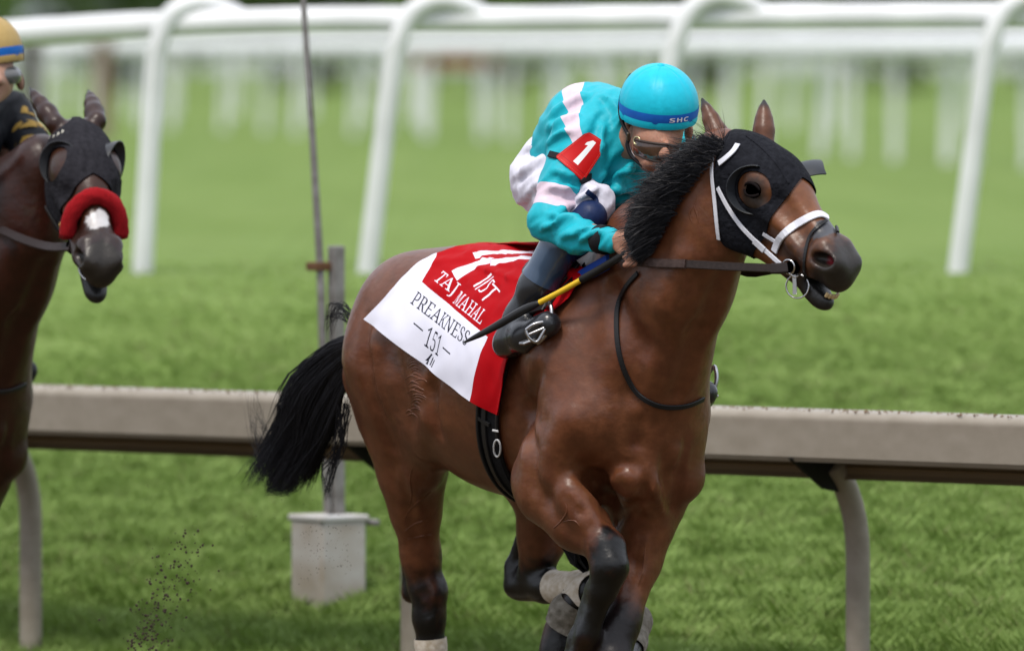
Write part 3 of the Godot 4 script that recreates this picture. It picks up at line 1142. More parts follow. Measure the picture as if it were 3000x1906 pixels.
const BLACK_HAIR := Color(0.0045, 0.0042, 0.0055)
func coat_of_body(s: Shape) -> void:
	var fn := FastNoiseLite.new()
	fn.seed = 5
	fn.frequency = 2.6
	fn.fractal_octaves = 3
	var p := Paint.new()
	var base := Color(0.134, 0.047, 0.0215)
	var dark := Color(0.062, 0.027, 0.016)
	var red := Color(0.165, 0.062, 0.028)
	# redder hair on the buttock, the thigh, the elbow and the arm
	p.dab(at(1040, 1100, -0.9), at(1150, 1330, -0.8), 0.06, 0.08, 0.07, red, 0.04)
	p.dab(at(1200, 1350, -0.75), at(1220, 1500, -0.8), 0.05, 0.05, 0.06, red, 0.04)
	p.dab(at(1580, 1250, 0.2), at(1580, 1450, 0.2), 0.05, 0.06, 0.06, red, 0.05)
	p.dab(at(1700, 1400, 0.3), at(1760, 1480, 0.3), 0.05, 0.05, 0.04, red, 0.03)
	p.dab(at(2080, 620, 0.65), at(2000, 900, 0.5), 0.06, 0.06, 0.08, red, 0.05)
	p.dab(at(1930, 1600, 0.2), at(1890, 1740, 0.2), 0.05, 0.05, 0.04, red, 0.03)
	# black points on the legs
	var bl := BLACK_HAIR
	p.dab(at(1240, 1720, -0.92), at(1290, 2200, -0.92), 0.085, 0.10, 0.04, bl, 0.025)
	p.dab(at(1195, 1620, -0.98), at(1205, 1720, -0.98), 0.03, 0.04, 0.02, bl, 0.03)
	p.dab(at(1290, 1630, -0.9), at(1290, 1720, -0.9), 0.012, 0.03, 0.03, bl, 0.03)
	p.dab(at(1530, 1700, -0.72), at(1740, 1720, -0.38), 0.085, 0.08, 0.03, bl, 0.02)
	p.dab(at(1740, 1720, -0.38), at(1636, 1960, -0.42), 0.08, 0.09, 0.02, bl)
	p.dab(at(1515, 1540, -0.7), at(1510, 1700, -0.74), 0.04, 0.06, 0.02, bl, 0.03)
	p.dab(at(1800, 1630, 0.36), at(1760, 1760, 0.32), 0.080, 0.085, 0.03, bl, 0.025)
	p.dab(at(1730, 1580, 0.28), at(1800, 1540, 0.38), 0.015, 0.015, 0.03, bl, 0.04)
	p.dab(at(1760, 1760, 0.32), at(1628, 2110, 0.06), 0.08, 0.10, 0.02, bl)
	p.dab(at(1810, 1850, 0.22), at(1795, 1960, 0.25), 0.10, 0.11, 0.035, bl.lerp(dark, 0.12), 0.02)
	p.dab(at(1850, 1960, 0.1), at(1850, 1780, -0.2), 0.085, 0.085, 0.02, bl)
	# dried sweat on the neck, in flecks
	var foam := Color(0.42, 0.38, 0.36)
	p.dab(at(1962, 662, 0.46), at(1990, 690, 0.46), 0.004, 0.012, 0.014, foam, 0.07)
	p.dab(at(1940, 830, 0.45), at(1955, 860, 0.45), 0.010, 0.006, 0.014, foam, 0.08)
	p.dab(at(1975, 700, 0.46), at(1990, 700, 0.46), 0.004, 0.004, 0.010, foam, 0.06)
	p.coat(s, base, fn)

class HeadFrame:
	var o: Vector3
	var h: Vector3
	var r: Vector3
	var n: Vector3
	var sc := 1.0
	func _init(poll: Vector3, nose: Vector3, size := 1.0) -> void:
		sc = size
		o = poll
		h = nose.normalized()
		r = Vector3(-h.z, 0, h.x).normalized()
		n = r.cross(h).normalized()
	func p(l: float, s: float, u: float) -> Vector3:
		return o + (h * l + r * s + n * u) * sc
	func inv(q: Vector3) -> Vector3:
		var d := (q - o) / sc
		return Vector3(d.dot(h), d.dot(r), d.dot(n))

func horse_head(f: HeadFrame, ears: Array, hollow := true) -> Flesh:
	var s := Flesh.new()
	var A := Basis(f.h, f.r, f.n)
	s.ell(f.p(0.10, 0, -0.045), A, Vector3(0.13, 0.090, 0.085), 0.04)
	s.ell(f.p(0.205, 0, -0.004), A, Vector3(0.15, 0.098, 0.072), 0.05)
	s.cone(f.p(0.22, 0, 0.000), f.p(0.50, 0, -0.028), 0.066, 0.042, 0.05)
	s.cone(f.p(0.30, 0, -0.075), f.p(0.50, 0, -0.064), 0.070, 0.056, 0.05)
	for sd in [-1.0, 1.0]:
		s.ell(f.p(0.17, 0.048 * sd, -0.135), A, Vector3(0.135, 0.045, 0.115), 0.05)
		s.cone(f.p(0.27, 0.080 * sd, -0.055), f.p(0.40, 0.062 * sd, -0.055), 0.016, 0.010, 0.03)
		s.ell(f.p(0.205, 0.082 * sd, 0.002), A, Vector3(0.042, 0.022, 0.026), 0.03)
		s.ell(f.p(0.215, 0.086 * sd, -0.045), A, Vector3(0.045, 0.018, 0.04), 0.03)
		s.cone(f.p(0.530, 0.040 * sd, -0.014), f.p(0.590, 0.040 * sd, -0.036), 0.028, 0.027, 0.022)
		s.cone(f.p(0.520, 0.058 * sd, -0.020), f.p(0.590, 0.054 * sd, -0.018), 0.010, 0.012, 0.014)
		s.cone(f.p(0.540, 0.058 * sd, -0.062), f.p(0.595, 0.050 * sd, -0.050), 0.012, 0.012, 0.016)
		s.cone(f.p(0.44, 0.052 * sd, -0.07), f.p(0.52, 0.046 * sd, -0.075), 0.026, 0.030, 0.03)
	s.ell(f.p(0.545, 0, -0.055), A, Vector3(0.080, 0.056, 0.056), 0.04)
	s.ell(f.p(0.602, 0, -0.078), A, Vector3(0.038, 0.044, 0.042), 0.025)
	s.cone(f.p(0.26, 0, -0.180), f.p(0.52, 0, -0.146), 0.048, 0.042, 0.05)
	s.ell(f.p(0.572, 0, -0.168), A, Vector3(0.054, 0.037, 0.031), 0.03)
	# the slit of the mouth, the nostrils and the hollows before the eyes
	s.cone(f.p(0.515, 0.10, -0.118), f.p(0.515, -0.10, -0.118), 0.005, 0.005, 0.012, true)
	s.ell(f.p(0.605, 0, -0.130), A, Vector3(0.080, 0.10, 0.011), 0.010, true)
	for sd in [-1.0, 1.0]:
		s.ell(f.p(0.564, 0.068 * sd, -0.034), Basis(f.h * 0.91 + f.n * 0.415, f.r, f.n * 0.91 - f.h * 0.415), Vector3(0.036, 0.032, 0.019), 0.012, true)
		s.cone(f.p(0.33, 0.085 * sd, 0.01), f.p(0.46, 0.075 * sd, -0.02), 0.024, 0.020, 0.03, true)
	for e in ears:
		s.chain([[e[0], 0.031], [e[0].lerp(e[1], 0.30), 0.028], [e[0].lerp(e[1], 0.58), 0.0215], [e[0].lerp(e[1], 0.80), 0.012], [e[1], 0.0055]], 0.020)
		# the hollow of the ear
		if hollow: s.cone(e[0].lerp(e[1], 0.35) + e[2] * 0.038, e[0].lerp(e[1], 0.80) + e[2] * 0.030, 0.020, 0.012, 0.010, true)
	return s

# the dark cloth hood: the head's own surface, a little proud of it, open for ears, eyes and nose
func hood_shape(head: Shape, f: HeadFrame, ears: Array, eyes: Array, hole: float) -> Shape:
	var g := PackedFloat32Array()
	g.resize(head.v.size())
	for k in head.v.size():
		var q := f.inv(head.v[k])
		var w := 0.300 + 0.5 * absf(q.y) - q.x + 0.02 * sin(q.z * 40.0) * 0.2
		w = minf(w, (q.x - 0.045) * 0.83 + (q.z + 0.06) * 0.56 + (0.06 if q.z > -0.06 else 0.0))
		w = minf(w, q.x - 0.005)
		for e in ears:
			var d: Vector3 = e[1] - e[0]
			var t := clampf((head.v[k] - e[0]).dot(d) / d.length_squared(), 0.0, 1.0)
			w = minf(w, (head.v[k] - e[0] - d * t).length() - 0.053)
		for e in eyes:
			var u := f.inv(e)
			var dl := (q.x - u.x) / 1.05
			var dn := (q.z - u.z)
			if q.y * u.y > 0.0:
				w = minf(w, sqrt(dl * dl + dn * dn + pow((q.y - u.y) * 0.7, 2.0)) - hole)
		g[k] = w
	var o := head.kept(g)
	for k in o.v.size():
		o.v[k] += o.n[k] * 0.0065
	return o.shell(0.004)

# the stiff cup behind an eye opening
func blinker_cup(f: HeadFrame, eye: Vector3, rad: float, deep: float, from: float, to: float, flare: float, ahead := 0.0) -> Shape:
	var u := f.inv(eye)
	var sd := signf(u.y)
	var out := (f.r * sd + f.h * 0.15 + f.n * ahead).normalized()
	var e1 := (f.h - out * f.h.dot(out)).normalized()
	var e2 := (f.n - out * f.n.dot(out)).normalized()
	var o := Shape.new()
	var m := 28
	for k in m + 1:
		var t := lerpf(from, to, float(k) / m)
		var rd := e1 * cos(t) + e2 * sin(t)
		var depth := deep * (0.35 + 0.65 * sin(PI * clampf(float(k) / m, 0.05, 0.95)))
		for j in 5:
			var v := j / 4.0
			o.v.append(eye + rd * (rad + flare * sin(v * PI * 0.5)) + out * (depth * v - 0.022))
	for k in m:
		for j in 4:
			var p := k * 5 + j
			if sd > 0.0: o.i.append_array([p, p + 1, p + 5, p + 5, p + 1, p + 6])
			else: o.i.append_array([p, p + 5, p + 1, p + 5, p + 6, p + 1])
	o.smooth()
	return o.shell(-0.005)

func hair_strand(o: Shape, pts: PackedVector3Array, w: float, out: Vector3) -> void:
	# a flat lock of hair that tapers to its tip, with a slight ridge
	var m := pts.size()
	var b := o.v.size()
	for k in m:
		var d := (pts[mini(k + 1, m - 1)] - pts[maxi(k - 1, 0)]).normalized()
		var s := d.cross(out).normalized()
		var t := float(k) / (m - 1)
		var ww := w * (1.0 - 0.85 * t * t)
		var nn := s.cross(d).normalized()
		if nn.dot(out) < 0.0: nn = -nn
		o.v.append_array([pts[k] - s * ww, pts[k] + nn * ww * 0.5, pts[k] + s * ww])
		o.n.append_array([(nn - s * 0.8).normalized(), nn, (nn + s * 0.8).normalized()])
	for k in m - 1:
		for j in 2:
			var p := b + k * 3 + j
			o.i.append_array([p, p + 3, p + 1, p + 3, p + 4, p + 1])

func mane_shape(seed_no: int, fl: Flesh) -> Array:
	var rng := RandomNumberGenerator.new()
	rng.seed = seed_no
	var fn := FastNoiseLite.new()
	fn.seed = seed_no
	fn.frequency = 5.0
	var line := []
	for q in [[2128, 420], [2088, 470], [2040, 530], [1985, 612], [1940, 690], [1908, 740]]:
		var d := ray(q[0] - 6, q[1])
		var h = fl.hit(EYE + d * 27.5, d, 5.0)
		line.append((h if h != null else at(q[0], q[1], 0.4)) + Vector3(0, 0, 0.004))
	var crest := curve(line, 60)
	# the mass that the locks lie on
	var lump := Flesh.new()
	for k in 5:
		var t0 := k * 12
		lump.cone(crest[t0] + Vector3(-0.030 - 0.008 * k, 0.010, -0.060), crest[t0 + 12] + Vector3(-0.038 - 0.008 * minf(k, 2), 0.010, -0.060), [0.020, 0.034, 0.042, 0.044, 0.034][k], [0.034, 0.042, 0.044, 0.034, 0.016][k], 0.05)
	var mass := lump.shape(0.010)
	for k in mass.v.size():
		mass.v[k] += mass.n[k] * 0.006 * fn.get_noise_3d(mass.v[k].x * 3.0, mass.v[k].y * 3.0, mass.v[k].z * 3.0)
	mass.smooth()
	var locks := Shape.new()
	var pale := Shape.new()  # every fifth lock, coloured lighter to paint in a sheen
	var reach := [0.06, 0.105, 0.145, 0.135, 0.085, 0.030]
	for k in 5200:
		var t := pow(rng.randf(), 0.9)
		var m := mini(int(t * 5.0), 4)
		var ext: float = lerpf(reach[m], reach[m + 1], t * 5.0 - m)
		var deep := rng.randf()
		var c := fn.get_noise_2d(t * 7.0, deep * 1.6)
		var c2 := fn.get_noise_2d(t * 26.0 + 11.0, deep * 5.0 + 40.0)
		var c3 := fn.get_noise_2d(t * 60.0 + 3.0, deep * 12.0 + 80.0)
		var off := ext * 0.72 * deep
		var root := crest[int(t * 60)] + Vector3(-off + rng.randf_range(-0.006, 0.008), rng.randf_range(-0.014, 0.014), 0.008 + 0.020 * sin(deep * 2.6) - 0.055 * deep * deep)
		var len := minf(rng.randf_range(0.035, 0.085), (ext - off) * 1.15 + 0.012)
		if k % 14 == 0: len *= 1.7
		# blown back off the crest, in curling clumps
		var dir := Vector3(-0.85, 0.22 - 0.55 * t + 0.65 * c + 0.45 * c2 + 0.25 * c3 + rng.randf_range(-0.15, 0.15), 0.15 - 0.45 * deep + 0.5 * c2 + rng.randf_range(-0.2, 0.2)).normalized()
		var pts := PackedVector3Array()
		var q := root
		for s in 6:
			pts.append(q)
			var v := s / 5.0
			q += (dir + Vector3(0.0, -0.45 * v * v + 0.9 * c3 * v, 0.3 * sin(v * 4.0 + c * 6.0) - 0.35 * v)).normalized() * len / 5.0
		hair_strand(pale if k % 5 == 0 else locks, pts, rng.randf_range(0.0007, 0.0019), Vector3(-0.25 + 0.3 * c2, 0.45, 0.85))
	# wisps that stand up off the crest and the poll
	for k in 150:
		var t := rng.randf() * (1.0 if k > 14 else 0.08)
		var root := crest[int(t * 60)]
		var dir := Vector3(rng.randf_range(-1.6, 0.2), rng.randf_range(0.1, 1.0), rng.randf_range(-0.6, 0.4)).normalized()
		var len := rng.randf_range(0.06, 0.15) * (1.0 - 0.5 * t)
		var pts := PackedVector3Array()
		for s in 6:
			pts.append(root + dir * len * s / 5.0 + Vector3(-0.02, -0.015, 0) * pow(s / 5.0, 2.0))
		hair_strand(locks, pts, 0.0008, Vector3(0, 0, 1))
	return [mass, locks, pale]

func tail_shape() -> Shape:
	var rng := RandomNumberGenerator.new()
	rng.seed = 77
	var o := Shape.new()
	var fn := FastNoiseLite.new()
	fn.seed = 6
	fn.frequency = 1.0
	for k in 2400:
		var u := rng.randf_range(-1.0, 1.0)
		var w := rng.randf_range(-1.0, 1.0)
		var e := rng.randf()
		var g := u * 0.5 + 0.5
		# locks gather and part along the fan
		var j1 := 26.0 * fn.get_noise_2d(g * 5.0, w * 1.2) + rng.randf_range(-5, 5)
		var j2 := 34.0 * fn.get_noise_2d(g * 7.0 + 20.0, w * 1.6) + rng.randf_range(-9, 9)
		var j3 := 44.0 * fn.get_noise_2d(g * 8.0 + 50.0, w * 2.0) + rng.randf_range(-14, 14)
		var root := at(1064 + 14 * u, 985 + 45 * g + 12 * w, -1.0 + 0.04 * w)
		var p1 := at(lerpf(962, 1008, g) + j1 * 0.5, lerpf(1018, 1130, g) + j1, -1.12 + 0.05 * w)
		var p2 := at(lerpf(855, 965, g) + j2, lerpf(1130, 1270, g) + j2 * 0.6, -1.20 + 0.06 * w)
		var p3 := at(lerpf(800, 920, g) + j3, lerpf(1280, 1365, g) + j3 * 0.3, -1.26 + 0.06 * w)
		var p4 := at(lerpf(740, 880, g) + j3 * 1.3 + 60 * (e - 0.5), lerpf(1390, 1420, g) + 50 * (rng.randf() - 0.4), -1.30 + 0.07 * w)
		var pts := curve([root, p1, p2, p3, p4], 13)
		var keep := int(lerpf(7.0, 13.9, sqrt(rng.randf())))
		hair_strand(o, pts.slice(0, keep + 1), rng.randf_range(0.0010, 0.0028), Vector3(-0.3 + 0.02 * j2, 0.15, 0.95))
	# loose wisps, thrown up, trailing down and left behind
	for k in 46:
		var root := at(1045 + rng.randf_range(-12, 14), 945 + rng.randf_range(-15, 30), -1.02)
		var a := at(rng.randf_range(960, 1010), rng.randf_range(880, 930), -1.1)
		var b := at(rng.randf_range(945, 980), rng.randf_range(900, 1010), -1.15)
		hair_strand(o, curve([root, a, b], 9), 0.0009, Vector3(0, 0, 1))
	for k in 30:
		var root := at(rng.randf_range(985, 1030), rng.randf_range(1150, 1220), -1.1)
		var a := at(rng.randf_range(975, 1010), rng.randf_range(1280, 1330), -1.12)
		var b := at(rng.randf_range(940, 985), rng.randf_range(1360, 1430), -1.15)
		var c := at(rng.randf_range(945, 970), rng.randf_range(1430, 1470), -1.16)
		hair_strand(o, curve([root, a, b, c], 11), 0.0014, Vector3(0, 0, 1))
	for k in 46:
		var root := at(rng.randf_range(745, 830), rng.randf_range(1330, 1400), -1.3)
		var a := at(rng.randf_range(735, 790), rng.randf_range(1240, 1330), -1.34)
		var b := at(rng.randf_range(712, 775), rng.randf_range(1120, 1280), -1.38)
		hair_strand(o, curve([root, a, b], 8), 0.0006, Vector3(0, 0, 1))
	for k in 160:
		var root := at(rng.randf_range(800, 900), rng.randf_range(1350, 1400), -1.3)
		var a := at(rng.randf_range(780, 880), rng.randf_range(1400, 1440), -1.3)
		var b := at(rng.randf_range(770, 860), rng.randf_range(1420, 1460), -1.3)
		hair_strand(o, curve([root, a, b], 6), 0.0010, Vector3(0, 0, 1))
	return o

# a wrap of bandage round a limb: the limb's surface grown, kept between two planes
func bandage(limb: Shape, p: Vector3, q: Vector3, reach: float, by: float) -> Shape:
	var d := (q - p)
	var len := d.length()
	d /= len
	var g := PackedFloat32Array()
	g.resize(limb.v.size())
	for k in limb.v.size():
		var w := limb.v[k] - p
		var t := w.dot(d)
		g[k] = minf(minf(t, len - t), reach - (w - d * t).length())
	return limb.kept(g).grown(by).shell(by * 0.8)

func build_horses() -> void:
	var t0 := Time.get_ticks_msec()
	var flesh := horse_body()
	var fr := HeadFrame.new(at(2146, 396, 0.60), Vector3(0.575, -0.605, 0.55), 0.95)
	var ears := [[at(2118, 428, 0.60), at(2058, 290, 0.54), Vector3(-0.5, 0, -0.85)], [at(2238, 415, 0.54), at(2239, 296, 0.50), Vector3(-0.6, 0, -0.8)]]
	var head_flesh := horse_head(fr, ears)
	var fr2 := HeadFrame.new(at(222, 352, -1.75), Vector3(0.17, -0.69, 0.70))
	var ears2 := [[fr2.p(0.015, 0.068, 0.0), at(85, 258, -1.85), Vector3(-0.3, 0, -0.95)], [fr2.p(0.015, -0.062, 0.01), at(258, 266, -1.9), Vector3(-0.3, 0, -0.95)]]
	var head2_flesh := horse_head(fr2, ears2, false)
	var work := [Thread.new(), Thread.new(), Thread.new()]
	work[0].start(func(): return flesh.shape(0.010))
	work[1].start(func(): return head_flesh.shape(0.0055))
	work[2].start(func(): return head2_flesh.shape(0.007))
	var mane := mane_shape(3, flesh)
	var tail := tail_shape()
	var head: Shape = work[1].wait_to_finish()
	var head2: Shape = work[2].wait_to_finish()
	var body: Shape = work[0].wait_to_finish()
	print("meshes ", Time.get_ticks_msec() - t0, " body ", body.v.size(), " head ", head.v.size())
	coat_of_body(body)
	body_flesh = flesh
	# where the eyes sit
	var d := ray(2205, 556)
	var e0 = head_flesh.hit(EYE + d * 27.5, d, 5.0)
	var el: Vector3 = fr.inv(e0 if e0 != null else fr.p(0.22, 0.09, -0.03))
	var eyes := [fr.p(el.x, el.y - 0.009, el.z), fr.p(el.x, -el.y + 0.009, el.z)]
	var eyes2 := [fr2.p(0.205, 0.070, 0.004), fr2.p(0.205, -0.070, 0.004)]
	coat_of_head(head, fr, ears, eyes, false)
	coat_of_head(head2, fr2, ears2, eyes2, true)

	var hide := mat(Color.WHITE, 0.37, 0.0, 0.40)
	hide.vertex_color_use_as_albedo = true
	grain(hide, noise_tex(11, 0.03, Color(0.74, 0.72, 0.70), Color(1, 1, 1)), 2.6, noise_tex(12, 0.014, Color.BLACK, Color.WHITE, true, 512, 6, 5.0), 0.45)
	var hair := mat(lin(0.007, 0.007, 0.009), 0.36, 0.0, 0.25)
	var hair_painted_sheen := mat(lin(0.022, 0.020, 0.021), 0.32, 0.0, 0.35)  # sheen of the mane painted as a lighter hair colour
	var hair_base := mat(lin(0.006, 0.006, 0.007), 0.8)
	var eye_mat := mat(lin(0.006, 0.004, 0.003), 0.06, 0.0, 0.6)
	var lid_mat := mat(lin(0.008, 0.006, 0.006), 0.7, 0.0, 0.15)
	var wrap_mat := grain(mat(lin(0.64, 0.60, 0.54), 0.85), noise_tex(14, 0.02, Color(0.74, 0.69, 0.61), Color(1, 1, 1)), 7.0)
	var grey_wrap := grain(mat(lin(0.30, 0.28, 0.24), 0.9), noise_tex(15, 0.02, Color(0.5, 0.48, 0.45), Color(1, 1, 1)), 6.0)

	var root := thing("racehorse", "bay racehorse with white bridle galloping under the jockey in turquoise silks", "horse", HORSE_BASE)
	var whole := Shape.new()
	whole.add(body)
	whole.add(head)
	whole.add(skin_lines(flesh))
	part("body", whole, hide, root)
	var mm := part("mane", mane[1], hair, root)
	part("mane_underlayer", mane[0], hair_base, mm)
	part("mane_painted_sheen", mane[2], hair_painted_sheen, mm)
	part("tail", tail, hair, root)
	for e in eyes:
		part("eye", ball(e, 0.0250), eye_mat, root)
		for lid in eyelids(fr, e): part("eyelid", lid, lid_mat, root)
	part("teeth", teeth_shape(fr), mat(lin(0.45, 0.33, 0.17), 0.3), root)
	# racing bandages
	part("leg_bandage", bandage(body, at(1263, 1868, -0.93), at(1282, 2100, -0.95), 0.08, 0.005), wrap_mat, root, "white bandage round the right hind shin")
	part("leg_bandage", bandage(body, at(1626, 1718, -0.58), at(1745, 1722, -0.36), 0.075, 0.006), wrap_mat, root, "white bandage round the lifted left hind shin")
	part("leg_bandage", bandage(body, at(1688, 1765, -0.385), at(1645, 1835, -0.415), 0.07, 0.006), grey_wrap, root, "grey fetlock wrap on the lifted left hind leg")
	part("leg_bandage", bandage(body, at(1853, 1912, -0.03), at(1856, 1806, -0.14), 0.07, 0.006), grey_wrap, root, "grey bandage on the folded left foreleg")

	build_bridle(fr, head, head_flesh, ears, eyes)
	build_second_horse(fr2, head2, head2_flesh, ears2, eyes2, body, hide, hair, hair_base, eye_mat, mane)

var body_flesh: Flesh

func ball(c: Vector3, r: float) -> Shape:
	var o := Shape.new()
	var m := 16
	for a in m + 1:
		for b in m * 2:
			var t := PI * a / m
			var u := PI * b / m
			var q := Vector3(sin(t) * cos(u), cos(t), sin(t) * sin(u))
			o.v.append(c + q * r)
			o.n.append(q)
	for a in m:
		for b in m * 2:
			var p := a * m * 2 + b
			var q := a * m * 2 + (b + 1) % (m * 2)
			o.i.append_array([p, q, p + m * 2, q, q + m * 2, p + m * 2])
	return o

func teeth_shape(f: HeadFrame) -> Shape:
	var o := Shape.new()
	for k in 6:
		var a := (k - 2.5) * 0.32
		var c := f.p(0.590 + 0.030 * cos(a), 0.033 * sin(a), -0.133)
		o.add(box_shape(Vector3(0.010, 0.010, 0.016), 0.003, Transform3D(Basis(f.r, f.h, f.n).rotated(f.n, -a), c)))
	return o

func coat_of_head(s: Shape, f: HeadFrame, ears: Array, eyes: Array, second: bool) -> void:
	var fn := FastNoiseLite.new()
	fn.seed = 9
	fn.frequency = 4.0
	fn.fractal_octaves = 3
	var p := Paint.new()
	var base := Color(0.185, 0.070, 0.028)
	var black := Color(0.017, 0.016, 0.018)
	var muzzle := Color(0.026, 0.020, 0.019)
	var dim := Color(0.24, 0.20, 0.24) if second else Color.WHITE
	for sd in [-1.0, 1.0]:
		p.dab(f.p(0.34, 0.08 * sd, -0.13), f.p(0.46, 0.06 * sd, -0.10), 0.03, 0.05, 0.04, Color(0.06, 0.028, 0.018) * (Color(0.45, 0.45, 0.5) if second else Color.WHITE), 0.03)
	p.dab(f.p(0.530, 0, -0.05), f.p(0.62, 0, -0.05), 0.082, 0.11, 0.034, muzzle, 0.012)
	p.dab(f.p(0.48, 0, -0.16), f.p(0.60, 0, -0.16), 0.055, 0.07, 0.02, black, 0.01)
	for sd in [-1.0, 1.0]:
		# the red inside of the nostrils
		p.dab(f.p(0.570, 0.038 * sd, -0.032), f.p(0.585, 0.038 * sd, -0.028), 0.012, 0.010, 0.006, Color(0.20, 0.012, 0.02))
	for e in eyes:
		p.dab(e, e + f.h * 0.016 - f.n * 0.03, 0.044, 0.050, 0.022, Color(0.040, 0.024, 0.018), 0.01)
	for e in ears:
		p.dab(e[0], e[1], 0.05, 0.05, 0.02, Color(0.115, 0.045, 0.020) * dim)
		p.dab(e[0].lerp(e[1], 0.88), e[1], 0.018, 0.03, 0.012, black)
		p.dab(e[0].lerp(e[1], 0.3) + e[2] * 0.02, e[0].lerp(e[1], 0.8) + e[2] * 0.02, 0.012, 0.010, 0.010, Color(0.03, 0.02, 0.018))
	if second:
		p.dab(f.p(0.455, -0.012, 0.03), f.p(0.465, 0.012, 0.03), 0.032, 0.032, 0.003, Color(0.62, 0.62, 0.64), 0.012)
	else:
		# a grey strip of tape laid across the nose
		p.dab(f.p(0.470, -0.03, 0.015), f.p(0.485, 0.03, 0.008), 0.030, 0.030, 0.003, Color(0.065, 0.07, 0.08), 0.012)
		p.dab(f.p(0.46, 0.058, 0.0), f.p(0.475, 0.058, -0.005), 0.012, 0.014, 0.003, Color(0.09, 0.09, 0.10), 0.012)
	p.coat(s, base * dim, fn)

func eyelids(f: HeadFrame, e: Vector3) -> Array:
	# the rims above and below the eyeball
	var sd := signf(f.inv(e).y)
	var out := f.r * sd
	var ex := f.h * 0.91 + f.n * 0.415
	var ey := f.n * 0.91 - f.h * 0.415
	var res := []
	for up in [1.0, -1.0]:
		var path := PackedVector3Array()
		var rad := []
		for k in 13:
			var t := lerpf(-1.25, 1.25, k / 12.0)
			var x := sin(t) * 0.030
			var y: float = up * (0.0195 if up > 0.0 else 0.0165) * cos(t)
			var o := sqrt(maxf(0.0250 * 0.0250 - x * x * 0.55 - y * y, 0.0))
			path.append(e + ex * x + ey * y + out * (o - 0.001))
			rad.append(0.0042 * cos(t * 0.9) + 0.0010)
		res.append(tube(path, rad, 8))
	return res

# veins and folds that stand up from the skin of the galloping horse, as thin ridges half sunk in it
func skin_lines(fl: Flesh) -> Shape:
	var o := Shape.new()
	var veins := [
		[[1178, 1545, 1195, 1500, 1225, 1470, 1262, 1440, 1272, 1400], 0.0042], [[1195, 1500, 1205, 1450, 1200, 1400, 1215, 1350], 0.0036], [[1182, 1560, 1215, 1535, 1262, 1520], 0.0034],
		[[1190, 1580, 1240, 1570, 1270, 1565], 0.0028], [[1610, 1555, 1640, 1530, 1660, 1500, 1655, 1470], 0.0036], [[1640, 1530, 1680, 1525, 1700, 1545], 0.0030],
		[[2050, 560, 2035, 600, 2045, 640, 2040, 680], 0.0045], [[2035, 600, 2020, 625, 2030, 660], 0.0036], [[1890, 1600, 1885, 1660, 1870, 1720], 0.0032],
	]
	# the fan of wrinkles where thigh meets flank
	var rng := RandomNumberGenerator.new()
	rng.seed = 23
	for k in 26:
		var y := 1000.0 + k * 8.5
		var x := 1222.0 - 1.2 * absf(k - 12.0) + rng.randf_range(-12.0, 12.0)
		var half := rng.randf_range(12.0, 30.0)
		veins.append([[x - half, y + 12.0 + rng.randf_range(-3.0, 3.0), x - half * 0.3, y + rng.randf_range(-3.0, 3.0), x + half * 0.4, y + 2.0 + rng.randf_range(-3.0, 3.0), x + half, y + 12.0 + rng.randf_range(-3.0, 3.0)], rng.randf_range(0.0026, 0.0042)])
	for v in veins:
		var guide := []
		for k in range(0, v[0].size(), 2): guide.append(Vector3(v[0][k], v[0][k + 1], 0))
		var path := PackedVector3Array()
		for q in curve(guide, 12):
			var d := ray(q.x, q.y)
			var h = fl.hit(EYE + d * 27.5, d, 5.0)
			if h != null: path.append(h - fl.slope(h) * v[1] * 0.66)
		if path.size() < 4: continue
		var rad := []
		for k in path.size():
			rad.append(v[1] * sin(PI * clampf((k + 0.6) / path.size(), 0.0, 1.0)) + 0.0004)
		o.add(tube(path, rad, 8, false))
	coat_of_body(o)
	return o

# ---------------------------------------------------------------- tack
func pts(a: Array) -> Array:
	var o := []
	for k in range(0, a.size(), 2):
		o.append(Vector2(a[k], a[k + 1]))
	return o

func ring(c: Vector3, nrm: Vector3, r: float, w: float) -> Shape:
	var b := basis_along(nrm)
	var path := PackedVector3Array()
	for k in 29:
		var t := TAU * k / 28.0
		path.append(c + b.x * cos(t) * r + b.z * sin(t) * r)
	return tube(path, w, 8, false)

